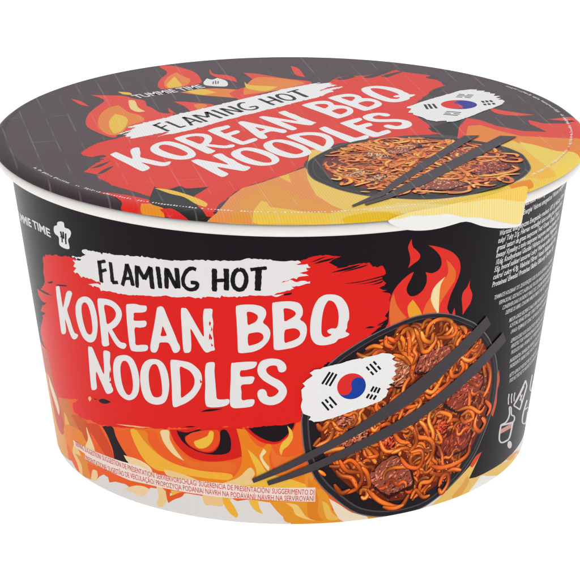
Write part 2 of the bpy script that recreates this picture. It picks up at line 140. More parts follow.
('flag_patch',472,(32,66,160),'p',[[1752,-4280,1765,-4323,1773,-4367,1774,-4411,1769,-4454,1759,-4496,1743,-4536,1721,-4574,1695,-4607,1663,-4637,1628,-4663,1589,-4683,1548,-4699,1504,-4709,1460,-4713,1415,-4712,1370,-4705,1326,-4693,1285,-4675,1246,-4652,1210,-4625,1178,-4593,1150,-4558,1128,-4520,1110,-4479,1098,-4437,1092,-4393,1091,-4349,1096,-4306,1107,-4263,1124,-4223,1145,-4185,1171,-4151,1202,-4120,1236,-4094,1274,-4072,1314,-4056,1356,-4046,1400,-4041,1444,-4042,1488,-4049,1532,-4062,1573,-4080,1613,-4103,1649,-4131,1681,-4163,1710,-4199,1734,-4238,1752,-4280]]),
('flag_patch',473,(226,50,50),'p',[[1110,-4479,1098,-4437,1092,-4393,1091,-4349,1096,-4306,1107,-4263,1124,-4223,1145,-4185,1171,-4151,1202,-4120,1236,-4094,1274,-4072,1314,-4056,1356,-4046,1400,-4041,1444,-4042,1488,-4049,1532,-4062,1573,-4080,1613,-4103,1649,-4131,1681,-4163,1710,-4199,1734,-4238,1752,-4280,1731,-4240,1700,-4205,1662,-4179,1619,-4164,1575,-4159,1531,-4166,1492,-4184,1459,-4212,1435,-4248,1422,-4289,1420,-4333,1430,-4376,1439,-4419,1437,-4463,1424,-4504,1400,-4540,1367,-4569,1327,-4587,1284,-4595,1239,-4591,1197,-4577,1160,-4552,1130,-4519]]),
('flag_patch',472,(30,28,30),'p',[[894,-3953,717,-4255,758,-4287,935,-3985]]),
('flag_patch',472,(30,28,30),'p',[[970,-3976,801,-4282,843,-4313,1012,-4006]]),
('flag_patch',472,(30,28,30),'p',[[1047,-4017,890,-4319,933,-4348,1090,-4046]]),
('flag_patch',472,(30,28,30),'p',[[1745,-3921,1820,-4018,1857,-3988,1781,-3891]]),
('flag_patch',472,(30,28,30),'p',[[1852,-4058,1928,-4151,1964,-4120,1888,-4026]]),
('flag_patch',472,(30,28,30),'p',[[1825,-3859,2013,-4090,2049,-4059,1861,-3828]]),
('flag_patch',472,(30,28,30),'p',[[1909,-3802,1985,-3896,2021,-3865,1945,-3771]]),
('flag_patch',472,(30,28,30),'p',[[2016,-3935,2094,-4033,2131,-4003,2053,-3905]]),
('flag_patch',472,(30,28,30),'p',[[724,-4753,892,-4978,929,-4945,761,-4720]]),
('flag_patch',472,(30,28,30),'p',[[804,-4690,875,-4783,912,-4751,841,-4657]]),
('flag_patch',472,(30,28,30),'p',[[909,-4826,986,-4925,1022,-4892,946,-4793]]),
('flag_patch',472,(30,28,30),'p',[[896,-4628,1074,-4855,1110,-4822,932,-4594]]),
('flag_patch',472,(30,28,30),'p',[[1830,-4741,1893,-4636,1848,-4602,1786,-4707]]),
('flag_patch',472,(30,28,30),'p',[[1929,-4581,1994,-4454,1948,-4422,1883,-4549]]),
('flag_patch',472,(30,28,30),'p',[[1913,-4773,1975,-4663,1930,-4630,1868,-4739]]),
('flag_patch',472,(30,28,30),'p',[[2007,-4608,2072,-4482,2026,-4449,1961,-4576]]),
('flag_patch',472,(30,28,30),'p',[[2004,-4802,2067,-4698,2022,-4663,1959,-4767]]),
('flag_patch',472,(30,28,30),'p',[[2091,-4640,2148,-4513,2100,-4482,2043,-4610]]),
('chopsticks',450,(72,67,71),'p',[[-943,-6788,-24,-6301,725,-5895,1446,-5523,2663,-4736,5003,-3226,5193,-3496,3051,-4973,1822,-5576,729,-6121,-25,-6504,-900,-6893]]),
('chopsticks',450,(72,67,71),'p',[[-570,-6828,-25,-6600,732,-6268,1536,-5902,2741,-5391,3483,-5059,5728,-3856,5929,-4137,3969,-5166,3005,-5623,1763,-6056,492,-6584,-532,-6942]]),
('brand_mark',44,(232,230,229),'s',[[-6098,-1254,-5975,-1194,-5935,-1113,-5789,-1047,-5670,-1050,-5655,-1163,-5514,-1164,-5439,-1226,-5497,-1358,-5595,-1463,-5604,-1692,-5970,-1706,-5970,-1496,-6111,-1449,-6149,-1364]]),
('brand_mark',46,(31,26,31),'p',[[-5883,-1329,-5859,-1461,-5792,-1434,-5817,-1301]]),
('brand_mark',46,(31,26,31),'p',[[-5783,-1308,-5796,-1485,-5731,-1463,-5718,-1286]]),
('brand_mark',46,(31,26,31),'p',[[-5687,-1323,-5715,-1483,-5651,-1464,-5624,-1305]]),
('brand_mark',46,(31,26,31),'p',[[-5904,-1466,-5771,-1485,-5723,-1436,-5854,-1415]]),
('brand_mark',46,(31,26,31),'p',[[-5851,-1456,-5871,-1600,-5819,-1584,-5800,-1439]]),
('brand_mark',46,(31,26,31),'p',[[-5720,-1464,-5725,-1605,-5667,-1585,-5663,-1444]]),
('preparation_icons',44,(214,208,210),'p',[[7086,-6672,6349,-6503,6381,-6550,7130,-6724]]),
('preparation_icons',44,(214,208,210),'p',[[6318,-6497,6314,-6533,6404,-6571,6408,-6535]]),
('preparation_icons',44,(214,208,210),'p',[[6314,-6533,6309,-6584,6398,-6623,6404,-6571]]),
('preparation_icons',44,(214,208,210),'p',[[6309,-6585,6304,-6643,6394,-6680,6398,-6622]]),
('preparation_icons',44,(214,208,210),'p',[[6304,-6643,6305,-6699,6395,-6735,6394,-6680]]),
('preparation_icons',44,(214,208,210),'p',[[6305,-6700,6309,-6754,6399,-6788,6395,-6734]]),
('preparation_icons',44,(214,208,210),'p',[[6309,-6754,6316,-6810,6407,-6844,6399,-6788]]),
('preparation_icons',44,(214,208,210),'p',[[6316,-6811,6329,-6865,6419,-6897,6407,-6843]]),
('preparation_icons',44,(214,208,210),'p',[[6329,-6867,6349,-6914,6438,-6942,6418,-6894]]),
('preparation_icons',44,(214,208,210),'p',[[6351,-6919,6378,-6959,6464,-6978,6436,-6937]]),
('preparation_icons',44,(214,208,210),'p',[[6383,-6965,6417,-7000,6493,-7007,6459,-6972]]),
('preparation_icons',44,(214,208,210),'p',[[6427,-7009,6468,-7039,6525,-7029,6483,-6998]]),
('preparation_icons',44,(214,208,210),'p',[[6484,-7049,6533,-7075,6557,-7044,6508,-7019]]),
('preparation_icons',44,(214,208,210),'p',[[6553,-7083,6614,-7104,6597,-7056,6536,-7035]]),
('preparation_icons',44,(214,208,210),'p',[[6627,-7107,6700,-7123,6656,-7068,6585,-7052]]),
('preparation_icons',44,(214,208,210),'p',[[6706,-7124,6782,-7136,6725,-7078,6650,-7067]]),
('preparation_icons',44,(214,208,210),'p',[[6787,-7137,6857,-7144,6789,-7083,6720,-7077]]),
('preparation_icons',44,(214,208,210),'p',[[6856,-7143,6919,-7152,6852,-7090,6790,-7083]]),
('preparation_icons',44,(214,208,210),'p',[[6921,-7152,6981,-7159,6909,-7097,6851,-7090]]),
('preparation_icons',44,(214,208,210),'p',[[6993,-7159,7048,-7153,6950,-7089,6898,-7097]]),
('preparation_icons',44,(214,208,210),'p',[[7056,-7150,7100,-7117,6985,-7058,6943,-7092]]),
('preparation_icons',44,(214,208,210),'p',[[7102,-7114,7133,-7034,7012,-6980,6983,-7061]]),
('preparation_icons',44,(214,208,210),'p',[[7133,-7033,7151,-6917,7029,-6865,7012,-6981]]),
('preparation_icons',44,(214,208,210),'p',[[7151,-6917,7162,-6802,7040,-6751,7029,-6866]]),
('preparation_icons',44,(214,208,210),'p',[[7162,-6802,7170,-6724,7047,-6673,7040,-6751]]),
('preparation_icons',44,(214,208,210),'p',[[6385,-6541,6438,-6546,6392,-6497,6340,-6492]]),
('preparation_icons',44,(214,208,210),'p',[[6437,-6546,6516,-6554,6470,-6505,6392,-6497]]),
('preparation_icons',44,(214,208,210),'p',[[6519,-6555,6604,-6560,6550,-6509,6467,-6505]]),
('preparation_icons',44,(214,208,210),'p',[[6610,-6560,6680,-6554,6612,-6502,6544,-6510]]),
('preparation_icons',44,(214,208,210),'p',[[6686,-6552,6736,-6530,6654,-6481,6606,-6504]]),
('preparation_icons',44,(214,208,210),'p',[[6738,-6529,6779,-6496,6691,-6449,6652,-6483]]),
('preparation_icons',44,(214,208,210),'p',[[6780,-6495,6808,-6454,6718,-6409,6690,-6450]]),
('preparation_icons',44,(214,208,210),'p',[[6809,-6452,6824,-6408,6732,-6366,6717,-6411]]),
('preparation_icons',44,(214,208,210),'p',[[6824,-6405,6816,-6349,6723,-6314,6731,-6369]]),
('preparation_icons',44,(214,208,210),'p',[[6815,-6346,6786,-6280,6697,-6251,6724,-6317]]),
('preparation_icons',44,(214,208,210),'p',[[6786,-6279,6758,-6219,6670,-6192,6697,-6251]]),
('preparation_icons',44,(214,208,210),'p',[[6759,-6221,6748,-6182,6659,-6151,6669,-6189]]),
('preparation_icons',44,(214,208,210),'p',[[6746,-6189,6762,-6176,6676,-6130,6661,-6144]]),
('preparation_icons',44,(214,208,210),'p',[[6743,-6179,6774,-6183,6724,-6132,6694,-6128]]),
('preparation_icons',44,(214,208,210),'p',[[6737,-6170,6773,-6189,6797,-6163,6761,-6145]]),
('preparation_icons',44,(214,208,210),'p',[[6748,-6172,6780,-6201,6854,-6209,6822,-6180]]),
('preparation_icons',44,(214,208,210),'p',[[6772,-6191,6795,-6238,6888,-6267,6863,-6219]]),
('preparation_icons',44,(214,208,210),'p',[[6794,-6236,6815,-6300,6910,-6333,6889,-6269]]),
('preparation_icons',44,(214,208,210),'p',[[6815,-6300,6839,-6366,6935,-6399,6910,-6333]]),
('preparation_icons',44,(214,208,210),'p',[[6840,-6369,6873,-6422,6968,-6450,6934,-6396]]),
('preparation_icons',44,(214,208,210),'p',[[6890,-6438,6941,-6474,7003,-6470,6950,-6434]]),
('preparation_icons',44,(214,208,210),'p',[[6972,-6490,7038,-6517,7036,-6479,6971,-6453]]),
('preparation_icons',44,(214,208,210),'p',[[7040,-6518,7103,-6542,7097,-6503,7034,-6478]]),
('preparation_icons',44,(214,208,210),'p',[[7066,-6522,7107,-6551,7178,-6551,7135,-6522]]),
('preparation_icons',44,(214,208,210),'p',[[7090,-6536,7120,-6579,7226,-6611,7195,-6567]]),
('preparation_icons',44,(214,208,210),'p',[[7118,-6576,7140,-6627,7252,-6666,7228,-6614]]),
('preparation_icons',44,(214,208,210),'p',[[7140,-6622,7127,-6662,7239,-6711,7253,-6671]]),
('preparation_icons',44,(214,208,210),'p',[[7135,-6657,7062,-6670,7155,-6727,7232,-6716]]),
('preparation_icons',44,(214,208,210),'p',[[7078,-6670,6908,-6641,6963,-6694,7138,-6726]]),
('preparation_icons',44,(214,208,210),'p',[[6915,-6642,6690,-6591,6728,-6640,6957,-6693]]),
('preparation_icons',44,(214,208,210),'p',[[6692,-6592,6486,-6543,6517,-6590,6726,-6640]]),
('preparation_icons',44,(214,208,210),'p',[[6486,-6543,6353,-6514,6384,-6560,6518,-6590]]),
('preparation_icons',43,(206,150,140),'p',[[6382,-6644,7037,-6692,7056,-6829,6401,-6772]]),
('preparation_icons',44,(214,208,210),'p',[[6518,-5732,6524,-5873,6587,-5897,6581,-5757]]),
('preparation_icons',44,(214,208,210),'p',[[6524,-5875,6576,-6040,6640,-6061,6587,-5895]]),
('preparation_icons',44,(214,208,210),'p',[[6694,-5782,6695,-5902,6762,-5929,6762,-5809]]),
('preparation_icons',44,(214,208,210),'p',[[6695,-5905,6759,-6065,6827,-6088,6762,-5926]]),
('preparation_icons',44,(214,208,210),'p',[[6877,-5815,6868,-5937,6941,-5967,6950,-5845]]),
('preparation_icons',44,(214,208,210),'p',[[6868,-5940,6916,-6072,6989,-6098,6940,-5965]]),
('preparation_icons',44,(214,208,210),'p',[[7570,-5739,7791,-5967,7947,-6015,7702,-5778]]),
('preparation_icons',44,(214,208,210),'p',[[7786,-5955,7464,-6483,7598,-6542,7952,-6026]]),
('preparation_icons',44,(214,208,210),'p',[[7558,-6507,6996,-6196,6953,-6212,7501,-6517]]),
('preparation_icons',44,(214,208,210),'p',[[7024,-6229,7704,-5791,7568,-5727,6927,-6179]]),
('preparation_icons',44,(214,208,210),'p',[[7535,-5875,7073,-6149,7137,-6182,7617,-5915]]),
('preparation_icons',44,(214,208,210),'p',[[7299,-5975,7544,-6341,7645,-6374,7386,-6003]]),
('preparation_icons',44,(214,208,210),'p',[[7516,-6092,7340,-6192,7413,-6228,7598,-6131]]),
('preparation_icons',44,(214,208,210),'p',[[7323,-7390,7330,-7425,7317,-7449,7285,-7461,7239,-7459,7184,-7444,7125,-7418,7069,-7383,7021,-7343,6984,-7301,6962,-7261,6957,-7227,6968,-7202,6995,-7189,7035,-7189,7087,-7202,7144,-7227,7202,-7263,7255,-7305,7297,-7349,7323,-7390]]),
('preparation_icons',44,(214,208,210),'p',[[8108,-6455,8064,-6498,8282,-6589,8336,-6550]]),
('preparation_icons',44,(214,208,210),'p',[[8064,-6498,8003,-6560,8207,-6647,8282,-6589]]),
('preparation_icons',44,(214,208,210),'p',[[8003,-6561,7944,-6632,8138,-6714,8207,-6647]]),
('preparation_icons',44,(214,208,210),'p',[[7944,-6632,7905,-6699,8094,-6778,8138,-6713]]),
('preparation_icons',44,(214,208,210),'p',[[7905,-6700,7889,-6762,8075,-6839,8094,-6778]]),
('preparation_icons',44,(214,208,210),'p',[[7889,-6763,7884,-6825,8071,-6900,8075,-6838]]),
('preparation_icons',44,(214,208,210),'p',[[7884,-6826,7892,-6885,8080,-6960,8071,-6900]]),
('preparation_icons',44,(214,208,210),'p',[[7892,-6887,7912,-6940,8102,-7013,8079,-6958]]),
('preparation_icons',44,(214,208,210),'p',[[7913,-6943,7947,-6990,8140,-7060,8101,-7011]]),
('preparation_icons',44,(214,208,210),'p',[[7952,-6995,8000,-7038,8191,-7100,8134,-7054]]),
('preparation_icons',44,(214,208,210),'p',[[8014,-7048,8076,-7087,8247,-7132,8174,-7089]]),
('preparation_icons',44,(214,208,210),'p',[[8108,-7105,8185,-7142,8295,-7154,8210,-7113]]),
('preparation_icons',44,(214,208,210),'p',[[8223,-7160,8334,-7206,8368,-7183,8254,-7135]]),
('preparation_icons',44,(214,208,210),'p',[[8379,-7224,8541,-7284,8474,-7221,8324,-7165]]),
('preparation_icons',44,(214,208,210),'p',[[8621,-7312,8860,-7390,8565,-7245,8408,-7199]]),
('preparation_icons',44,(214,208,210),'p',[[8967,-7424,9237,-7496,8639,-7250,8516,-7233]]),
('preparation_icons',44,(214,208,210),'p',[[9237,-7491,9236,-7430,8676,-7209,8626,-7250]]),
('preparation_icons',44,(214,208,210),'p',[[9236,-7428,9236,-7344,8668,-7124,8676,-7211]]),
('preparation_icons',44,(214,208,210),'p',[[9236,-7343,9237,-7261,8637,-7030,8668,-7124]]),
('preparation_icons',44,(214,208,210),'p',[[9237,-7261,9237,-7204,8619,-6966,8637,-7030]]),
('preparation_icons',44,(214,208,210),'p',[[8111,-6743,8706,-6880,8489,-6778,7995,-6680]]),
('preparation_icons',44,(214,208,210),'p',[[8283,-5835,8273,-5901,8474,-5979,8485,-5914]]),
('preparation_icons',44,(214,208,210),'p',[[8273,-5901,8258,-5996,8455,-6073,8474,-5979]]),
('preparation_icons',44,(214,208,210),'p',[[8258,-5996,8252,-6097,8448,-6174,8455,-6073]]),
('preparation_icons',44,(214,208,210),'p',[[8252,-6098,8271,-6181,8472,-6259,8448,-6173]]),
('preparation_icons',44,(214,208,210),'p',[[8272,-6184,8332,-6254,8547,-6332,8470,-6256]]),
('preparation_icons',44,(214,208,210),'p',[[8338,-6259,8435,-6328,8671,-6408,8539,-6326]]),
('preparation_icons',44,(214,208,210),'p',[[8467,-6345,8588,-6403,8793,-6461,8629,-6387]]),
('preparation_icons',44,(214,208,210),'p',[[8819,-6491,9022,-6556,8674,-6405,8571,-6377]]),
('preparation_icons',44,(214,208,210),'p',[[9166,-6603,9237,-6580,8698,-6372,8639,-6399]]),
('preparation_icons',44,(214,208,210),'p',[[9237,-6579,9237,-6497,8729,-6303,8697,-6372]]),
('preparation_icons',44,(214,208,210),'p',[[9237,-6497,9237,-6412,8744,-6225,8729,-6303]]),
('preparation_icons',44,(214,208,210),'p',[[9237,-6412,9237,-6355,8756,-6172,8744,-6225]])]
LID_ART = [
('flame_pattern',4,(232,84,74),'s',[[-5141,3085,-4791,3050,-4344,3016,-4016,2727,-3740,2541,-3643,2039,-3515,1593,-2927,1105,-2911,735,-4131,-444,-4232,-844,-4401,-844,-4770,-383,-5017,85,-5093,655,-5063,1299,-4930,1873,-4764,2457,-4860,2761]]),
('flame_pattern',5,(236,140,74),'s',[[-4366,2089,-4580,1873,-4727,1462,-4790,815,-4740,101,-4552,-475,-4325,-706,-4126,-522,-3996,148,-3639,655,-3795,1137,-4072,1430]]),
('flame_pattern',6,(240,196,84),'s',[[-4401,1267,-4503,575,-4444,-56,-4313,-568,-4140,-290,-4038,496,-4132,976]]),
('flame_pattern',6,(242,214,142),'s',[[-4147,2558,-3982,2524,-3853,1873,-3654,1495,-3847,1446,-4049,1774]]),
('flame_pattern',5,(232,84,74),'s',[[-5635,2693,-5372,2490,-5103,1956,-5346,2155]]),
('flame_pattern',5,(240,196,84),'s',[[-4466,3411,-4162,3325,-4072,3085,-4308,3153]]),
('flame_pattern',4,(232,84,74),'s',[[-3514,6045,-3215,6119,-2832,5823,-2530,5382,-2372,4767,-2407,4197,-3244,3689,-3405,3776,-3468,4144,-3426,4677,-3276,5400]]),
('flame_pattern',5,(236,140,74),'s',[[-3024,5437,-3251,4857,-3301,4144,-3201,3724,-2762,4004,-2627,4642,-2870,5037]]),
('flame_pattern',6,(240,196,84),'s',[[-3065,4983,-3228,4144,-3159,3793,-2842,3968,-2940,4499]]),
('flame_pattern',4,(232,84,74),'s',[[-2160,5804,-2030,5255,-1705,5128,-1470,4857,-1388,4357,-1555,4552,-1880,4821,-2120,5218]]),
('flame_pattern',4,(236,140,74),'s',[[-2848,3342,-2167,3724,-1491,3654,-993,3342,-982,2592,-1473,2812,-2280,3067]]),
('flame_pattern',5,(240,196,84),'s',[[-2717,3429,-2300,3689,-1909,3342,-2281,3102]]),
('flame_pattern',4,(232,84,74),'s',[[-2974,2423,-2701,2423,-2255,2272,-1940,2056,-2487,1397,-2683,1973]]),
('flame_pattern',5,(236,140,74),'s',[[-2448,2122,-2209,2222,-2113,1956,-2323,1675]]),
('flame_pattern',4,(232,84,74),'s',[[-3733,1923,-3558,1923,-3268,1364,-2951,1267,-3076,943,-3475,306]]),
('flame_pattern',4,(232,84,74),'s',[[-3099,1857,-2996,1593,-2855,1234,-3031,1397]]),
('brand_mark',30,(238,236,236),'s',[[-2275,4321,-2198,4767,-2058,4642,-1926,4821,-1691,4534,-1628,4144,-1722,3933,-2176,4039]]),
('brand_mark',31,(110,102,106),'p',[[-2033,4471,-2034,4187,-2002,4172,-2001,4455]]),
('brand_mark',31,(110,102,106),'p',[[-1980,4528,-1961,4173,-1930,4186,-1948,4541]]),
('brand_mark',31,(110,102,106),'p',[[-1906,4507,-1908,4223,-1876,4207,-1874,4491]]),
('flame_pattern',4,(232,84,74),'s',[[-1250,5346,-872,5255,-183,4803,545,4428,360,3881,-493,3446,-1283,2592,-1563,3273,-1039,4056,-916,4321,-1050,4857]]),
('flame_pattern',5,(236,140,74),'s',[[-845,4893,46,4624,362,4215,-403,3532,-1203,3102,-1171,3881]]),
('flame_pattern',6,(240,196,84),'s',[[-1198,4428,-1039,4091,-316,3933,-627,3480,-1079,3706,-1174,4056]]),
('flame_pattern',5,(232,84,74),'s',[[23,6082,231,5804,402,4893,138,5182]]),
('brush_strokes',10,(230,72,64),'r',[[-5017,-2240,-4714,-1467,-4307,-1029,-3210,-46,-1269,1817,258,3085,1053,4399,1245,4866,1513,5023,1992,5075,2481,5391,2867,5710,2939,5497,3461,5233,3719,5075,3880,4606,4082,3989,3628,3284,3049,1913,3167,1153,3674,-586,2687,-764,1210,-1380,478,-2155,305,-3407,-209,-4135,-691,-4612,-1185,-5236,-1568,-6300,-1711,-7102,-1910,-6987,-2162,-6000,-2371,-5236,-2605,-5081,-2895,-5236,-3025,-5848,-4106,-4848,-4443,-4295,-4436,-4055,-4826,-3814,-4409,-2745,-4929,-2451]]),
('flame_pattern',8,(230,66,52),'s',[[-4411,-5391,-3856,-5544,-3152,-6000,-2540,-6675,-2461,-6938,-3150,-6674,-3778,-6340,-3780,-6109,-4028,-5697]]),
('flame_pattern',9,(238,150,60),'s',[[-3341,-6264,-2909,-6374,-2806,-6827,-3151,-6676,-3334,-6578]]),
('flame_pattern',12,(44,38,42),'s',[[-3103,-4955,-2975,-5156,-2739,-5156,-2512,-4928,-2347,-5116,-1847,-4982,-2023,-5383,-2167,-5752,-2110,-6271,-1812,-7146,-2300,-7014,-2558,-6753,-2912,-6487,-3160,-6142]]),
('flame_pattern',13,(240,196,84),'s',[[-3096,-5089,-2736,-5223,-2329,-5594,-2004,-5987,-1851,-6297,-1886,-6528,-2109,-6297,-2400,-5778,-2723,-5515]]),
('flame_pattern',14,(226,60,50),'s',[[-2911,-6585,-2676,-6604,-2519,-6730,-2261,-7028,-2457,-6962,-2692,-6873]]),
('flame_pattern',15,(236,152,88),'p',[[-1852,-7146,-1629,-6961,-1524,-6528,-1349,-5752,-1087,-5089,-619,-4617,-454,-4413,-216,-4138,368,-3441,499,-4821,1271,-5752,1563,-6528,1479,-7178,483,-7349,-668,-7353,-1607,-7205]]),
('flame_pattern',16,(232,158,78),'p',[[-1286,-7206,-1247,-6907,-1071,-6013,-769,-5356,-538,-4821,-452,-4753,-253,-4955,102,-5620,604,-6142,1400,-6900,675,-7338]]),
('flame_pattern',17,(240,200,88),'p',[[-827,-7290,-809,-6782,-644,-6039,-527,-6142,-439,-6528,23,-6719,481,-6972,1169,-7018,1707,-7058,1701,-7800,483,-7364,-668,-7353]]),
('flame_pattern',18,(240,196,84),'p',[[-248,-4207,-36,-4000,32,-4712]]),
('flame_pattern',18,(238,202,104),'p',[[378,-3722,414,-4481,590,-5620,948,-6426,1324,-6903,1734,-6181,2315,-6181,2895,-6181,3607,-5922,3942,-5791,4565,-5263,5244,-4180,5568,-3200,5692,-2482,5694,-1747,5411,-1148,5070,-1554,3159,-1117,480,-1984]]),
('flame_pattern',17,(238,204,96),'p',[[886,-7015,1567,-6374,2477,-6000,4078,-5620,5610,-3652,6392,-2829,7744,-1941,7290,-3254,5518,-5769,4231,-6770,3285,-7276,2123,-7696,827,-7940]]),
('flame_pattern',20,(238,218,150),'s',[[2378,-6225,3363,-6302,4559,-5779,4976,-6242,4736,-6426,4273,-6744,3674,-7088,3152,-6677,2449,-6798]]),
('flame_pattern',20,(232,190,56),'s',[[1218,-7138,1775,-6908,2291,-6859,2374,-6991,1723,-7795,1226,-7279]]),
('flame_pattern',20,(236,190,52),'s',[[4063,-5903,4784,-5311,5549,-4813,5055,-6179,4686,-5704]]),
('flame_pattern',21,(236,150,60),'s',[[5046,-4848,5543,-4421,5615,-4675,5384,-4929,5078,-5101]]),
('flame_pattern',20,(240,214,130),'s',[[1559,-6671,2465,-6300,3132,-6437,2676,-6716,1776,-6862]]),
('flame_pattern',3,(238,200,90),'p',[[-1664,-6958,895,-6374,5376,-3652,7435,-1984,7791,-1742,5324,-5949,3410,-7219,654,-7956,-1425,-7855]]),
('brush_strokes',11,(84,74,78),'s',[[1928,4893,2593,5620,2680,5473,2154,4821]]),
('brush_strokes',11,(84,74,78),'s',[[2435,5037,2863,5437,3001,5437,2566,4857]]),
('brush_strokes',11,(84,74,78),'s',[[1241,4767,1611,5037,1746,4929,1374,4588]]),
('brush_strokes',11,(84,74,78),'s',[[3602,3308,3804,3741,4043,4004,3880,3480,3673,2965]]),
('brush_strokes',11,(84,74,78),'s',[[3767,3050,3969,3480,4083,3515,3901,3050]]),
('brush_strokes',11,(84,74,78),'s',[[3591,4893,3827,5037,3949,4749,3763,4677]]),
('brush_strokes',11,(84,74,78),'s',[[-4676,-3525,-4458,-3172,-4233,-2886,-4444,-3384]]),
('brush_strokes',11,(84,74,78),'s',[[-4500,-4014,-4313,-3525,-4124,-3314,-4329,-3875]]),
('brush_strokes',11,(84,74,78),'s',[[-4658,-2540,-4461,-2424,-4371,-2540,-4564,-2713]]),
('flame_pattern',14,(46,40,44),'p',[[3409,-71,3749,306,4117,735,4305,976,4181,22,4093,-783,3782,-629,3499,-383]]),
('flame_pattern',16,(230,80,72),'p',[[4058,-1117,4179,44,4430,873,4743,687,5125,135,5730,-317,6312,-407,5958,318,5941,687,6310,364,6857,364,7239,687,7717,502,7769,-1836,7340,-2829,5996,-1984,4581,-1640]]),
('flame_pattern',17,(236,140,70),'p',[[4242,-1293,4407,135,4711,227,5165,-317,5619,-764,6579,-941,7777,-1117,7428,-2925,6340,-3468,5445,-2829,4809,-1813]]),
('flame_pattern',18,(244,190,80),'p',[[4484,-1293,5063,-1640,5749,-2070,6392,-2829,6822,-3243,6355,-3691,5793,-4299,5438,-4295,5564,-2829,5050,-1813]]),
('flame_pattern',19,(242,212,100),'s',[[5550,-1293,5915,-1554,6396,-2070,6972,-2346,7061,-3725,6463,-4454,5999,-3243,5694,-2155]]),
('flame_pattern',16,(232,84,74),'s',[[5057,1913,5314,1626,5796,1342,6134,1172,5774,1078,5283,1228,5105,1531]]),
('flame_pattern',16,(232,84,74),'s',[[6444,733,6888,919,7394,966,7354,594,6735,640]]),
('chopsticks',450,(82,76,82),'p',[[1379,-6464,2044,-5467,2447,-4454,4248,-809,4641,-782,4257,-1423,2572,-4769,2126,-5735,1405,-6567]]),
('chopsticks',450,(82,76,82),'p',[[1670,-6344,2124,-5773,2763,-4612,5126,-817,5537,-871,5008,-1726,3097,-4848,2254,-5924,1699,-6449]])]
SUB = [([(-45.92,-17.29),(-45.94,-19.9),(-46.0,-22.79)],1.16),([(-46.26,-17.8),(-43.92,-16.91)],0.76),([(-45.84,-19.96),(-43.92,-19.08)],0.76),([(-42.49,-16.85),(-42.45,-19.52),(-42.52,-21.98)],1.06),([(-42.68,-22.01),(-40.87,-21.61)],0.86),([(-39.7,-22.14),(-38.71,-19.58),(-37.77,-16.36)],0.96),([(-37.76,-16.27),(-37.15,-18.4),(-36.67,-21.59)],1.06),([(-38.99,-20.29),(-37.31,-19.81)],0.71),([(-35.16,-16.19),(-35.57,-21.81)],1.01),([(-34.86,-16.31),(-34.09,-18.02),(-33.41,-19.32)],1.01),([(-33.41,-19.32),(-32.43,-17.5),(-31.53,-15.88)],1.01),([(-31.53,-15.88),(-31.57,-18.64),(-31.51,-21.4)],1.11),([(-29.73,-15.49),(-29.59,-17.88),(-29.5,-20.89)],1.11),([(-27.58,-15.49),(-27.91,-20.71)],1.06),([(-27.39,-15.72),(-26.55,-17.83),(-25.39,-20.25)],1.06),([(-25.11,-15.13),(-25.04,-17.61),(-25.1,-20.21)],1.16),([(-20.53,-14.97),(-21.58,-14.75),(-22.84,-15.68),(-23.74,-17.65),(-23.56,-19.35),(-22.39,-20.14),(-20.87,-19.65),(-20.48,-18.4),(-22.0,-18.32)],0.91),([(-16.37,-14.28),(-16.62,-19.97)],1.21),([(-16.5,-17.29),(-13.79,-16.88)],0.86),([(-13.76,-14.05),(-13.78,-16.79),(-13.92,-19.47)],1.21),([(-10.89,-14.02),(-10.0,-14.39),(-9.44,-15.86),(-9.63,-17.58),(-10.27,-18.78),(-11.19,-19.1),(-12.09,-18.47),(-12.42,-17.12),(-12.22,-15.6),(-11.66,-14.5),(-10.89,-14.02)],1.01),([(-8.5,-13.97),(-6.67,-13.64),(-4.93,-13.41)],0.86),([(-6.71,-13.72),(-6.83,-16.38),(-7.0,-19.13)],1.36)]
TITLE_XF = [[0.95041,0.72434],[-0.74667,1.07557],[-3.11247,54.34021]]
FLAG_XF = (1.05576,0.79435,-6.85848,55.98753)
BOWL = [(2.74,-54.71),(2.82,-50.25),(4.64,-44.82),(8.9,-37.67),(15.11,-32.99),(20.27,-30.35),(25.23,-28.61),(29.42,-27.74),(33.99,-27.89),(38.97,-29.21),(44.41,-31.99),(47.46,-34.03),(52.27,-38.68),(56.21,-44.77),(58.23,-50.91),(58.45,-57.36),(57.35,-61.03),(55.38,-65.52),(52.65,-70.1),(48.04,-74.18),(43.64,-76.79),(39.84,-78.54),(35.38,-79.95),(27.93,-80.34),(20.86,-79.33),(15.66,-77.2),(10.32,-72.66),(7.47,-69.65),(5.42,-66.34),(3.52,-61.08)]
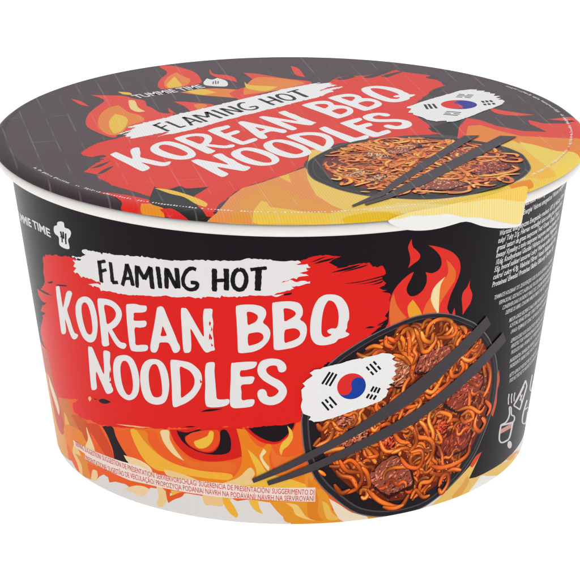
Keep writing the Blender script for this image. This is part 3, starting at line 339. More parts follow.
NOODLES = [[(32.26,-33.75),(32.68,-30.96),(34.65,-29.8),(37.05,-30.07),(38.88,-31.12),(39.33,-32.76),(37.99,-34.02),(36.35,-34.56)],[(39.16,-31.4),(40.65,-33.28),(40.07,-34.7),(38.1,-34.93),(35.36,-34.35)],[(33.61,-33.34),(34.93,-34.71),(33.3,-37.27),(31.67,-37.18),(31.06,-35.52),(29.9,-32.66),(29.11,-31.21)],[(25.49,-32.17),(26.68,-30.81),(28.0,-31.02),(28.81,-32.92),(27.84,-34.52),(26.28,-34.05)],[(25.77,-35.96),(28.13,-38.11),(29.42,-40.11),(29.16,-42.3),(29.78,-44.2)],[(30.1,-34.9),(29.34,-36.54),(30.15,-38.02),(29.23,-40.53)],[(30.73,-31.93),(31.86,-34.34),(33.79,-35.15),(34.04,-32.99)],[(41.54,-34.14),(40.77,-36.19),(40.42,-37.44)],[(41.62,-32.84),(43.37,-34.13),(43.85,-35.58)],[(40.18,-43.65),(40.96,-45.63),(43.12,-45.7),(44.28,-44.18),(43.16,-42.11)],[(43.03,-41.18),(46.03,-42.83),(48.76,-41.75),(50.16,-39.43)],[(47.68,-38.77),(45.67,-40.49),(44.15,-41.46)],[(46.19,-40.18),(47.99,-40.64),(49.53,-39.26)],[(35.33,-49.79),(37.69,-48.49),(40.6,-46.9)],[(30.46,-49.27),(32.66,-47.44),(35.69,-48.5),(38.24,-44.55)],[(52.45,-45.01),(54.42,-48.3),(54.5,-51.96),(52.94,-54.24)],[(51.28,-45.59),(52.5,-48.65)],[(42.74,-35.31),(41.43,-37.23),(42.64,-38.41)],[(35.89,-45.84),(37.26,-44.79),(38.65,-43.75)],[(38.67,-52.34),(35.74,-53.5),(35.28,-56.14),(36.96,-59.71),(36.81,-62.9)],[(31.64,-56.76),(32.41,-59.66),(35.53,-60.77),(37.35,-63.02),(37.14,-65.75),(35.8,-67.76)],[(27.38,-56.9),(29.69,-56.39),(31.57,-58.58),(32.09,-61.44),(30.28,-62.92),(27.76,-61.54)],[(28.0,-64.35),(30.17,-67.06),(33.27,-68.15),(34.58,-66.11),(33.81,-63.63),(30.82,-63.49)],[(32.49,-55.56),(34.15,-57.27),(35.74,-60.36)],[(45.39,-57.18),(48.27,-56.58),(49.92,-58.88),(46.89,-59.19),(45.42,-57.42)],[(51.18,-58.78),(51.04,-61.51),(53.46,-63.61),(55.19,-61.81),(53.4,-59.89)],[(43.97,-55.44),(48.11,-55.62),(52.39,-58.21),(54.15,-56.89)],[(37.49,-68.61),(40.94,-69.91),(46.2,-69.89),(49.74,-68.55),(49.98,-66.29)],[(37.16,-70.4),(41.2,-71.84),(44.62,-71.33),(47.87,-72.45)],[(40.56,-75.43),(41.91,-76.95),(43.66,-74.82),(43.3,-72.38),(41.57,-72.4),(40.61,-74.97)],[(34.5,-74.94),(34.78,-72.66),(37.45,-72.8),(38.9,-71.27)],[(32.05,-76.3),(33.39,-74.23),(35.75,-76.63),(37.92,-76.66)],[(28.06,-53.83),(29.8,-52.32),(31.55,-50.84)],[(53.85,-55.43),(56.53,-58.07),(55.53,-60.07)],[(36.94,-55.13),(38.42,-54.55),(41.86,-56.28),(40.98,-57.9)],[(26.83,-49.99),(28.77,-51.23),(31.11,-51.2)],[(37.78,-62.2),(39.99,-62.72),(37.92,-59.01)],[(9.58,-64.46),(12.16,-64.64),(14.7,-63.25),(16.99,-65.33),(18.05,-68.7),(16.38,-71.3),(12.86,-72.12)],[(11.33,-65.73),(12.68,-67.22),(15.35,-68.17),(16.81,-70.88)],[(11.01,-69.41),(12.85,-71.88),(15.04,-71.16)],[(17.88,-65.44),(19.33,-67.46),(19.98,-70.8),(18.17,-71.04)],[(17.81,-72.86),(18.2,-71.6),(19.35,-71.88),(19.74,-73.1),(19.02,-74.03),(17.92,-73.24)],[(19.57,-71.68),(22.04,-74.35),(24.53,-76.14),(29.07,-77.87),(31.32,-75.02)],[(7.04,-65.47),(8.78,-66.95)],[(18.51,-60.45),(19.95,-62.47),(21.44,-64.97)],[(19.09,-63.05),(21.76,-62.71),(19.37,-60.1)],[(21.95,-58.61),(23.99,-62.12),(29.14,-62.07),(30.7,-63.28)],[(25.43,-62.8),(27.73,-62.27)],[(19.5,-54.64),(20.46,-56.13),(21.72,-54.93)],[(8.86,-52.76),(10.16,-55.11),(8.98,-57.77),(6.08,-59.0)],[(5.66,-58.98),(7.29,-56.77)],[(8.21,-60.93),(10.73,-60.17),(13.28,-59.91)],[(25.48,-57.31),(27.54,-59.94),(30.24,-60.89)],[(24.11,-77.01),(27.09,-77.98),(30.04,-77.59)],[(12.1,-63.02),(13.94,-65.95),(17.5,-66.78)],[(15.22,-35.27),(16.48,-36.28),(18.56,-36.94)],[(17.21,-34.59),(19.23,-33.93),(21.34,-34.63)],[(21.99,-31.63),(22.13,-33.85),(23.89,-34.97)],[(24.51,-31.54),(26.37,-33.58),(26.13,-36.19),(25.06,-33.38)],[(27.04,-31.04),(27.95,-34.27),(28.02,-37.83)],[(24.01,-36.76),(26.71,-38.06),(28.43,-40.12)],[(23.26,-51.43),(24.83,-48.5),(26.96,-47.04)],[(17.17,-51.1),(18.55,-53.07),(20.63,-51.52)],[(6.39,-53.0),(7.66,-54.65),(9.27,-52.7)],[(10.1,-52.75),(11.41,-54.65),(13.11,-55.24)],[(23.35,-52.8),(26.83,-51.08),(29.28,-50.14)],[(21.74,-55.29),(23.93,-54.7),(24.96,-56.45)],[(22.44,-32.13),(24.2,-33.25),(25.37,-31.67)],[(18.95,-36.55),(20.55,-35.41),(22.27,-36.08)]]
MEATS = [([(30.58,-40.32),(31.73,-37.86),(35.0,-37.61),(37.83,-36.87),(40.3,-38.53),(39.45,-39.9),(36.84,-41.11),(34.54,-42.42),(31.73,-42.77),(30.28,-42.05)],(158,78,58)),([(41.22,-51.57),(43.02,-48.83),(46.7,-47.06),(51.06,-47.79),(51.6,-50.66),(48.9,-53.1),(48.11,-55.62),(43.97,-55.44),(39.75,-52.59)],(150,62,44)),([(24.65,-38.45),(26.41,-38.72),(27.86,-40.29),(29.16,-42.3),(28.62,-43.99),(26.48,-45.43),(24.62,-44.24)],(170,90,62)),([(24.54,-38.17),(27.75,-40.01),(29.04,-42.01),(28.08,-44.08),(25.43,-44.55),(23.63,-43.83),(25.24,-41.83)],(184,106,76)),([(38.89,-64.77),(39.43,-62.58),(42.59,-61.52),(44.54,-59.26),(48.37,-60.75),(49.79,-63.46),(48.72,-66.4),(44.57,-67.12),(41.19,-67.64),(38.73,-65.65)],(140,52,36)),([(37.85,-56.25),(40.92,-57.43),(40.85,-60.16),(38.58,-60.08)],(205,62,32)),([(19.84,-68.46),(21.96,-65.97),(24.59,-64.05),(26.88,-63.51),(29.02,-66.2),(31.23,-68.94),(32.07,-72.37),(29.15,-73.2),(25.32,-73.92),(22.33,-71.59),(20.38,-69.92)],(156,80,62)),([(10.09,-52.29),(12.96,-51.15),(16.3,-50.56),(17.24,-52.47),(15.2,-54.52),(12.25,-54.72)],(166,88,64)),([(11.98,-59.35),(14.46,-57.28),(18.7,-55.9),(18.39,-58.15),(14.13,-59.76)],(166,84,62)),([(22.46,-59.6),(25.1,-58.39),(26.15,-60.17),(23.94,-61.42)],(208,66,32))]
ROW1 = [(-67.63,-71.43),(-56.65,-71.06),(-48.35,-70.85),(-41.09,-70.93),(-35.62,-70.88),(-30.52,-70.84),(-24.7,-70.7),(-19.59,-70.66),(-11.5,-70.74),(-4.56,-70.94),(0.6,-71.11),(6.07,-71.34)]
ROW2 = [(-62.6,-73.69),(-57.22,-73.5),(-48.76,-73.22),(-43.1,-72.88),(-38.55,-72.78),(-31.68,-72.7),(-24.83,-72.53),(-18.35,-72.51),(-15.11,-72.58),(-8.92,-72.73),(-2.43,-72.83),(6.1,-73.02)]
TUM = [(-90.35,-18.42),(-71.86,-15.32),(-63.31,-14.97)]
TUML = [(-40.19,28.87),(-31.68,34.34),(-23.03,39.89)]
DECL = [
((58.77, -6.24), 'Nutrition/ Voedingswaarde/ Valeurs nutritionnelles/ Durchschnittliche', 1.37, 35.5),
((58.89, -8.45), 'Energie/ Valores energeticos/ Wartosc energetyczna/ Energeticka', 1.37, 32.4),
((50.88, -11.65), 'Wartosc energetyczna Energetska vrednost 1871 kJ/ 446 kcal/ Vetten/ Lipides', 1.37, 38.6),
((50.8, -13.44), 'tuky/ Tuky 21g, Hiervan verzadigd/ dont acides gras satures/ davon', 1.37, 34.0),
((50.79, -15.29), 'grasa/ saturi de grasa nasycone/ Fett/ Grasas/ Grassi/ Tluszcz', 1.37, 31.9),
((50.77, -17.1), 'kwasy/ Kyseliny z toho nasycene/ nasycene mastne kyseliny/ di cui', 1.37, 33.5),
((50.89, -18.89), '10,6g, Koolhydraten/ Glucides/ Hidratos de carbono/ Weglowodany', 1.37, 32.4),
((50.8, -20.72), '55g, hvoraf sukker/ azucares/ cukry/ Waarvan suikers/ dont sucres', 1.37, 33.5),
((50.73, -22.6), 'cukru/ cukry 4,9g, Vlaknina/ Fibres/ Vezels/ Ballaststoffe/ Fibra', 1.37, 33.5),
((50.73, -24.53), 'Proteines/ Eiweiss/ Proteinas/ Bialko/ Bilkoviny/ Eiwitten 9,4g', 1.37, 32.4),
((52.1, -28.22), 'TENMINSTE HOUDBAAR TOT: ZIE BOVENZIJDE. KOEL EN DROOG BEWAREN. A CONSOMMER DE', 1.11, 33.3),
((54.15, -30.11), 'VERPACKUNG, GESCHUETZT LAGERN UND TROCKEN. MINDESTENS HALTBAR BIS SIEHE DECKEL', 1.11, 33.7),
((55.89, -31.89), 'CONSERVER DANS UN ENDROIT FRAIS ET SEC. CONSUMIR PREFERENTEMENTE ANTES DEL FIN', 1.11, 33.7),
((57.55, -33.6), 'DESPUES DE ABRIR, CONSUMIR INMEDIATAMENTE. NAJLEPIEJ SPOZYC PRZED KONCEM', 1.11, 31.1),
((59.69, -36.26), 'MISE EN GARDE: RECIPIENT CHAUD APRES PREPARATION. ATTENTION A LA VAPEUR', 1.11, 30.7),
((60.27, -37.89), 'ACHTUNG: BEHAELTER HEISS, VORSICHT BEIM VERZEHR. NICHT IN DIE MIKROWELLE', 1.11, 31.1),
((61.29, -39.76), 'UWAGA: POJEMNIK JEST GORACY. NIE WKLADAC DO KUCHENKI MIKROFALOWEJ', 1.11, 28.1),
((61.96, -42.33), 'GEPRODUCEERD VOOR: PRODUIT POUR: HERGESTELLT FUER: VYROBENO PRO: PRODOTTO PER', 1.11, 33.3),
((62.5, -43.96), 'HERGESTELLT FUER: WYPRODUKOWANO DLA: PRODUCIDO PARA: PROIZVEDENO ZA', 1.11, 29.0),
((63.08, -45.73), 'PRODUCIDO PARA: VYROBENO PRO: VYROBENE PRE: PRODUZIDO PARA', 1.11, 25.1),
((63.01, -47.92), 'INGREDIENTEN: TARWEBLOEM, PALMOLIE, ZOUT, SUIKER, SPECERIJEN', 1.11, 25.9),
((63.47, -49.55), 'INGREDIENTS: FARINE DE BLE, HUILE DE PALME, SEL, SUCRE, EPICES', 1.11, 26.8),
((64.01, -52.11), 'NETTO GEWICHT/ POIDS NET/ PESO NETO/ MASA NETTO', 1.11, 20.3),
((64.48, -53.69), 'POIDS NET/ PESO NETTO/ HMOTNOST/ CISTA HMOTNOST/ NETO', 1.11, 22.9)]
TAB_WHITE = [(19.47,-1.64),(24.51,-0.62),(30.69,-0.37),(36.82,-0.05),(42.95,0.12),(50.06,0.14),(53.88,-0.21),(54.12,-1.83),(53.53,-3.36),(53.29,-4.74),(52.77,-6.29),(52.44,-7.64),(51.91,-8.71),(50.1,-8.77),(46.53,-8.12),(43.17,-7.15),(40.5,-6.11),(36.92,-4.43),(33.09,-4.65),(29.87,-4.92),(26.31,-4.75),(22.85,-3.91)]
TAB_YELLOW = [(19.86,-1.32),(24.49,-0.14),(30.66,0.12),(36.77,0.45),(42.89,0.62),(49.99,0.65),(53.98,0.01),(53.99,-1.79),(53.4,-3.32),(53.1,-4.68),(52.58,-6.23),(52.19,-7.57),(51.46,-8.29),(49.1,-7.64),(45.58,-6.28),(43.07,-5.23),(40.41,-4.18),(36.37,-3.24),(34.19,-2.36),(32.3,-1.72),(30.69,-1.66),(27.33,-1.4),(24.5,-1.02),(22.38,-1.38)]
TAB_GOLD = [(35.81,0.16),(42.89,0.62),(49.99,0.65),(53.98,0.01),(53.99,-1.79),(53.46,-3.21),(50.12,-2.48),(45.68,-0.95),(41.59,-0.17)]
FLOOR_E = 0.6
WORLD_L = 0.47
WORLD_R = 0.63
KEY_P = 0.35
WORLD_UP = 0.62
def lin(c):
    c = c / 255.0
    return c / 12.92 if c <= 0.04045 else ((c + 0.055) / 1.055) ** 2.4
def L3(c, g=1.0, h=0.0): return tuple(min(.9, max(0.002, lin(v) * g - h)) for v in c)
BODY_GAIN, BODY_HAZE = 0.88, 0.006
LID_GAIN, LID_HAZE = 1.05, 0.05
# ------------------------------------------------------------------ helpers
def link(name, mesh, parent=None, mat=None):
    o = bpy.data.objects.new(name, mesh); col.objects.link(o)
    if parent: o.parent = parent
    if mat: mesh.materials.append(mat)
    return o
def catmull(pts, closed, n=4):
    m = len(pts); out = []
    for i in range(m if closed else m - 1):
        if closed: p0, p1, p2, p3 = pts[i-1], pts[i], pts[(i+1) % m], pts[(i+2) % m]
        else: p0, p1, p2, p3 = pts[max(i-1, 0)], pts[i], pts[i+1], pts[min(i+2, m-1)]
        for k in range(n):
            t = k / n; t2 = t*t; t3 = t2*t
            out.append(tuple(.5*((2*b) + (c-a)*t + (2*a-5*b+4*c-d)*t2 + (3*b-a-3*c+d)*t3) for a, b, c, d in zip(p0, p1, p2, p3)))
    if not closed: out.append(tuple(pts[-1]))
    return out
def smooth_corner(pts, n=4):
    """closed Catmull-Rom that keeps sharp tips sharp"""
    m = len(pts); out = []
    def sharp(i):
        a, b, c = pts[i-1], pts[i], pts[(i+1) % m]
        u = (b[0]-a[0], b[1]-a[1]); v = (c[0]-b[0], c[1]-b[1])
        d = math.hypot(*u)*math.hypot(*v)
        return d > 0 and (u[0]*v[0]+u[1]*v[1])/d < -0.15
    for i in range(m):
        p0, p1, p2, p3 = pts[i-1], pts[i], pts[(i+1) % m], pts[(i+2) % m]
        if sharp(i): p0 = p1
        if sharp((i+1) % m): p3 = p2
        for k in range(n):
            t = k / n; t2 = t*t; t3 = t2*t
            out.append(tuple(.5*((2*b) + (c-a)*t + (2*a-5*b+4*c-d)*t2 + (3*b-a-3*c+d)*t3) for a, b, c, d in zip(p0, p1, p2, p3)))
    return out
def rough(pts, rng, amp=.28, step=.45):
    """edge of a dry brush stroke"""
    out = []; m = len(pts); drift = 0
    for i in range(m):
        a, b = pts[i], pts[(i+1) % m]; d = math.dist(a, b); n = max(1, int(d/step))
        nx, ny = (-(b[1]-a[1])/d, (b[0]-a[0])/d) if d else (0, 0)
        for k in range(n):
            t = k/n; drift = drift*.6 + rng.uniform(-amp, amp)*.6
            j = drift + (rng.uniform(-amp, amp)*1.6 if rng.random() < .12 else 0)
            out.append((a[0]+(b[0]-a[0])*t+nx*j, a[1]+(b[1]-a[1])*t+ny*j))
    return out
def tris_of(loops):
    v = [Vector((p[0], p[1], 0)) for l in loops for p in l]
    return [[(v[i].x, v[i].y) for i in t] for t in tessellate_polygon([[Vector((p[0], p[1], 0)) for p in l] for l in loops])]
def clip(poly, axis, val, keep_less):
    """convex polygon of (x, y, r, g, b) against one line"""
    out = []; m = len(poly)
    for i in range(m):
        p, q = poly[i], poly[(i+1) % m]
        pi = (p[axis] <= val) == keep_less or p[axis] == val; qi = (q[axis] <= val) == keep_less or q[axis] == val
        if pi: out.append(p)
        if pi != qi:
            t = (val-p[axis])/(q[axis]-p[axis])
            out.append(tuple(a+(b-a)*t for a, b in zip(p, q)))
    return out
def cut(poly, ux, uy, d, less):
    if len(poly) < 3: return []
    q = clip([(p[0]*ux+p[1]*uy,) + tuple(p) for p in poly], 0, d, less)
    return [p[1:] for p in q]
DA = RM*math.radians(1.0)
class Print:
    """printed artwork collected for one part"""
    def __init__(s): s.v = []; s.n = []; s.f = []; s.c = []
    def face(s, pts, nrm, cols):
        k = len(s.v); s.v += pts; s.n += nrm; s.f.append(list(range(k, k+len(pts)))); s.c += cols
    def build(s, name, parent, mat):
        me = bpy.data.meshes.new(name); me.from_pydata([tuple(c*MM for c in p[:2]) + (p[2]*MM + BASE,) for p in s.v], [], s.f)
        at = me.color_attributes.new('Col', 'FLOAT_COLOR', 'CORNER')
        buf = []
        for c in s.c: buf += [c[0], c[1], c[2], 1.0]
        at.data.foreach_set('color', buf)
        me.polygons.foreach_set('use_smooth', [True]*len(me.polygons))
        me.normals_split_custom_set_from_vertices(s.n)
        return link(name, me, parent, mat)
class BodyPrint(Print):
    gain, haze = BODY_GAIN, BODY_HAZE
    def col(s, rgb): return L3(rgb, s.gain, s.haze)
    def emit(s, order, poly):
        off = order*STEP
        poly = clip(poly, 1, ZBOT, False)
        if len(poly) < 3: return
        poly = clip(poly, 1, -4.0, True)
        if len(poly) < 3: return
        area = sum(poly[i-1][0]*poly[i][1]-poly[i][0]*poly[i-1][1] for i in range(len(poly)))
        if abs(area) < 1e-5: return
        if area < 0: poly = poly[::-1]
        x0 = min(p[0] for p in poly); x1 = max(p[0] for p in poly)
        for k in range(math.floor(x0/DA), math.floor(x1/DA)+1):
            q = poly
            if x0 < k*DA: q = clip(q, 0, k*DA, False)
            if len(q) >= 3 and x1 > (k+1)*DA: q = clip(q, 0, (k+1)*DA, True)
            if len(q) < 3: continue
            a0, a1 = math.radians(k), math.radians(k+1)
            P = []; Nn = []
            for p in q:
                t = p[0]/DA-k; r = RT+KK*(p[1]+4)+off; z = p[1]-off*KK
                x = r*((1-t)*math.sin(a0)+t*math.sin(a1)); y = -r*((1-t)*math.cos(a0)+t*math.cos(a1))
                P.append((x, y, z)); th = p[0]/RM; w = 1/math.sqrt(1+KK*KK)
                Nn.append((math.sin(th)*w, -math.cos(th)*w, -KK*w))
            s.face(P, Nn, [p[2:5] for p in q])
def lidpt(x, y, off):
    s = math.hypot(x, y)
    if s <= PROF[1][0]: return (x, y, off), (0, 0, 1)
    s = min(s, ARC[-1])
    for k in range(1, len(PROF)-1):
        if s <= ARC[k+1]+1e-9: break
    t = (s-ARC[k])/(ARC[k+1]-ARC[k])
    r = PROF[k][0]+(PROF[k+1][0]-PROF[k][0])*t; z = PROF[k][1]+(PROF[k+1][1]-PROF[k][1])*t
    def sl(i):
        i = max(0, min(len(PROF)-2, i)); return math.atan2(PROF[i][1]-PROF[i+1][1], PROF[i+1][0]-PROF[i][0])
    an = (1-t)*(sl(k-1)+sl(k))/2 + t*(sl(k)+sl(k+1))/2
    d = math.hypot(x, y); ux, uy = x/d, y/d; cx, sx = math.cos(an), math.sin(an)
    return (ux*(r+off*sx), uy*(r+off*sx), z+off*cx), (ux*sx, uy*sx, cx)
class LidPrint(Print):
    gain, haze = LID_GAIN, LID_HAZE
    def col(s, rgb): return L3(rgb, s.gain, s.haze)
    def emit(s, order, poly, depth=0):
        if max(math.hypot(p[0], p[1]) for p in poly) > 69.5:
            if all(math.hypot(p[0], p[1]) > ARC[-1]+1.2 for p in poly) and depth > 3: return
            if len(poly) > 3:
                for i in range(1, len(poly)-1): s.emit(order, [poly[0], poly[i], poly[i+1]], depth)
                return
            e = [math.dist(poly[i][:2], poly[(i+1) % 3][:2]) for i in range(3)]; i = e.index(max(e))
            if e[i] > .7 and depth < 22:
                a, b, c = poly[i], poly[(i+1) % 3], poly[(i+2) % 3]; m = tuple((u+w)/2 for u, w in zip(a, b))
                s.emit(order, [a, m, c], depth+1); s.emit(order, [m, b, c], depth+1); return
            mx = sum(p[0] for p in poly)/len(poly); my = sum(p[1] for p in poly)/len(poly); d = math.hypot(mx, my); ux, uy = mx/d, my/d
            rest = poly; pieces = []
            for k in range(1, len(ARC)):      # cut on the creases of the rolled edge
                lo = cut(rest, ux, uy, ARC[k], True); hi = cut(rest, ux, uy, ARC[k], False)
                if len(lo) >= 3: pieces.append(lo)
                rest = hi
                if len(rest) < 3: break
            for q in pieces: s.put(order, q)
            return
        s.put(order, poly)
    def put(s, order, poly):
        area = sum(poly[i-1][0]*poly[i][1]-poly[i][0]*poly[i-1][1] for i in range(len(poly)))
        if abs(area) < 1e-5: return
        if area < 0: poly = poly[::-1]
        r = [lidpt(p[0], p[1], (.004+order*STEP)*(1+9*min(1, max(0, (math.hypot(p[0], p[1])-69.6)/.6)))) for p in poly]
        s.face([q[0] for q in r], [q[1] for q in r], [p[2:5] for p in poly])
def fill(pr, order, rgb, loops, mode, rng=random.Random(3)):
    c = pr.col(rgb)
    if mode == 'l': loops = [catmull(l, True, 4) for l in loops]
    elif mode == 's': loops = [smooth_corner(l, 5) for l in loops]
    elif mode == 'r': loops = [rough(l, rng) for l in loops]
    elif mode == 'f': loops = [rough(l, rng, .13, .5) for l in loops]
    for t in tris_of(loops): pr.emit(order, [p + c for p in t])
def ribbon(pr, order, pts, half, cols, ramp=0.0):
    """strip along a path; half(i) half-width, cols(i) colours across"""
    m = len(pts); rows = []
    for i, p in enumerate(pts):
        a, b = pts[max(i-1, 0)], pts[min(i+1, m-1)]; d = math.dist(a, b) or 1
        nx, ny = -(b[1]-a[1])/d, (b[0]-a[0])/d; h = half(i); cs = cols(i)
        rows.append([(p[0]+nx*h*o, p[1]+ny*h*o) + c for o, c in cs])
    for i, (r, q) in enumerate(zip(rows[:-1], rows[1:])):
        for j in range(len(r)-1): pr.emit(order+ramp*i/m, [r[j], r[j+1], q[j+1], q[j]])
# text: outlines of the built-in font, bent along a path of the label
def glyphs(txt, bold=0.0):
    cu = bpy.data.curves.new('t', 'FONT'); cu.body = txt; cu.size = 1; cu.offset = bold; cu.resolution_u = 2
    o = bpy.data.objects.new('t', cu); me = o.to_mesh(); me.calc_loop_triangles()
    v = [p.co for p in me.vertices]; t = [[(v[i].x, v[i].y) for i in q.vertices] for q in me.loop_triangles]
    o.to_mesh_clear(); bpy.data.objects.remove(o); bpy.data.curves.remove(cu)
    return t
def text_on(pr, order, rgb, txt, path, height, bold=0.0, length=None, slant=0.0):
    T = glyphs(txt, bold); x1 = max(p[0] for t in T for p in t); cap = .72
    if len(path) > 2: path = catmull(path, False, 6)
    cum = [0]
    for a, b in zip(path[:-1], path[1:]): cum.append(cum[-1]+math.dist(a, b))
    Ltot = length or cum[-1]; c = pr.col(rgb)
    def at(s, h):
        k = 0
        while k < len(path)-2 and s > cum[k+1]: k += 1
        a, b = path[k], path[k+1]; d = cum[k+1]-cum[k]; t = (s-cum[k])/d
        ux, uy = (b[0]-a[0])/d, (b[1]-a[1])/d
        return (a[0]+(b[0]-a[0])*t-uy*h, a[1]+(b[1]-a[1])*t+ux*h)
    for t in T:
        pr.emit(order, [at(p[0]/x1*Ltot+slant*p[1]/cap*height, (p[1]/cap-.5)*height) + c for p in t])
# ------------------------------------------------------------------ materials
def mat(name):
    m = bpy.data.materials.new(name); m.use_nodes = True
    return m, m.node_tree.nodes, m.node_tree.links, m.node_tree.nodes['Principled BSDF']
def print_mat():
    m, N, K, b = mat('printed_card')
    a = N.new('ShaderNodeAttribute'); a.attribute_name = 'Col'
    no = N.new('ShaderNodeTexNoise'); no.inputs['Scale'].default_value = 900; no.inputs['Detail'].default_value = 3
    tc = N.new('ShaderNodeTexCoord'); K.new(tc.outputs['Object'], no.inputs['Vector'])
    mr = N.new('ShaderNodeMapRange'); mr.inputs['To Min'].default_value = .975; mr.inputs['To Max'].default_value = 1.025
    K.new(no.outputs['Fac'], mr.inputs['Value'])
    mx = N.new('ShaderNodeVectorMath'); mx.operation = 'SCALE'; K.new(a.outputs['Color'], mx.inputs[0]); K.new(mr.outputs['Result'], mx.inputs['Scale'])
    K.new(mx.outputs['Vector'], b.inputs['Base Color'])
    b.inputs['Roughness'].default_value = .34; b.inputs['Specular IOR Level'].default_value = .08
    bp = N.new('ShaderNodeBump'); bp.inputs['Strength'].default_value = .04; bp.inputs['Distance'].default_value = .0002
    n2 = N.new('ShaderNodeTexNoise'); n2.inputs['Scale'].default_value = 140; K.new(tc.outputs['Object'], n2.inputs['Vector'])
    K.new(n2.outputs['Fac'], bp.inputs['Height']); K.new(bp.outputs['Normal'], b.inputs['Normal'])
    return m
def foil_mat():
    m, N, K, b = mat('printed_embossed_lid_foil')
    a = N.new('ShaderNodeAttribute'); a.attribute_name = 'Col'
    tc = N.new('ShaderNodeTexCoord')
    mp = N.new('ShaderNodeMapping'); mp.inputs['Rotation'].default_value = (0, 0, math.radians(78)); K.new(tc.outputs['Object'], mp.inputs['Vector'])
    br = N.new('ShaderNodeTexBrick'); br.inputs['Scale'].default_value = 1; br.inputs['Mortar Size'].default_value = .00022; br.inputs['Mortar Smooth'].default_value = .3
    br.inputs['Brick Width'].default_value = .061; br.inputs['Row Height'].default_value = .0058; br.offset = .37
    br.inputs['Color1'].default_value = br.inputs['Color2'].default_value = (0, 0, 0, 1); br.inputs['Mortar'].default_value = (1, 1, 1, 1)
    K.new(mp.outputs['Vector'], br.inputs['Vector'])
    no = N.new('ShaderNodeTexNoise'); no.inputs['Scale'].default_value = 90; K.new(tc.outputs['Object'], no.inputs['Vector'])
    ms = N.new('ShaderNodeMapRange'); ms.inputs['From Min'].default_value = .45; ms.inputs['From Max'].default_value = .6; K.new(no.outputs['Fac'], ms.inputs['Value'])
    mk = N.new('ShaderNodeMath'); mk.operation = 'MULTIPLY'; K.new(br.outputs['Color'], mk.inputs[0]); K.new(ms.outputs['Result'], mk.inputs[1])
    wv = N.new('ShaderNodeTexWave'); wv.inputs['Scale'].default_value = 480; wv.bands_direction = 'X'
    mp2 = N.new('ShaderNodeMapping'); mp2.inputs['Rotation'].default_value = (0, 0, math.radians(-12)); K.new(tc.outputs['Object'], mp2.inputs['Vector']); K.new(mp2.outputs['Vector'], wv.inputs['Vector'])
    mr = N.new('ShaderNodeMapRange'); mr.inputs['To Min'].default_value = .93; mr.inputs['To Max'].default_value = 1.05; K.new(wv.outputs['Fac'], mr.inputs['Value'])
    sc = N.new('ShaderNodeVectorMath'); sc.operation = 'SCALE'; K.new(a.outputs['Color'], sc.inputs[0]); K.new(mr.outputs['Result'], sc.inputs['Scale'])
    f = N.new('ShaderNodeMath'); f.operation = 'MULTIPLY'; f.inputs[1].default_value = .10; K.new(mk.outputs['Value'], f.inputs[0])
    mx = N.new('ShaderNodeMix'); mx.data_type = 'RGBA'; K.new(f.outputs['Value'], mx.inputs['Factor']); K.new(sc.outputs['Vector'], mx.inputs[6]); mx.inputs[7].default_value = (.8, .76, .78, 1)
    K.new(mx.outputs[2], b.inputs['Base Color'])
    b.inputs['Roughness'].default_value = .42; b.inputs['Specular IOR Level'].default_value = .3
    bp = N.new('ShaderNodeBump'); bp.inputs['Strength'].default_value = .15; bp.inputs['Distance'].default_value = .0001
    K.new(wv.outputs['Fac'], bp.inputs['Height'])
    n3 = N.new('ShaderNodeTexNoise'); n3.inputs['Scale'].default_value = 38; n3.inputs['Detail'].default_value = 4; K.new(tc.outputs['Object'], n3.inputs['Vector'])
    b2 = N.new('ShaderNodeBump'); b2.inputs['Strength'].default_value = .35; b2.inputs['Distance'].default_value = .0006
    K.new(n3.outputs['Fac'], b2.inputs['Height']); K.new(bp.outputs['Normal'], b2.inputs['Normal']); K.new(b2.outputs['Normal'], b.inputs['Normal'])
    return m
def plain_mat(name, rgb, rough_, spec=.3):
    m, N, K, b = mat(name)
    tc = N.new('ShaderNodeTexCoord'); no = N.new('ShaderNodeTexNoise'); no.inputs['Scale'].default_value = 220; K.new(tc.outputs['Object'], no.inputs['Vector'])
    cr = N.new('ShaderNodeValToRGB'); c = L3(rgb)
    cr.color_ramp.elements[0].color = tuple(v*.96 for v in c) + (1,); cr.color_ramp.elements[1].color = tuple(min(.92, v*1.03) for v in c) + (1,)
    K.new(no.outputs['Fac'], cr.inputs['Fac']); K.new(cr.outputs['Color'], b.inputs['Base Color'])
    b.inputs['Roughness'].default_value = rough_; b.inputs['Specular IOR Level'].default_value = spec
    return m
CARD = print_mat(); FOIL = foil_mat(); PAPER = plain_mat('white_rim_card', (226, 223, 219), .5)
# ------------------------------------------------------------------ the cup
cup = bpy.data.objects.new('noodle_cup', None); col.objects.link(cup); cup.empty_display_size = .02
cup['label'] = 'black and red paper noodle cup with flame print and foil lid on white surface'
cup['category'] = 'noodle cup'
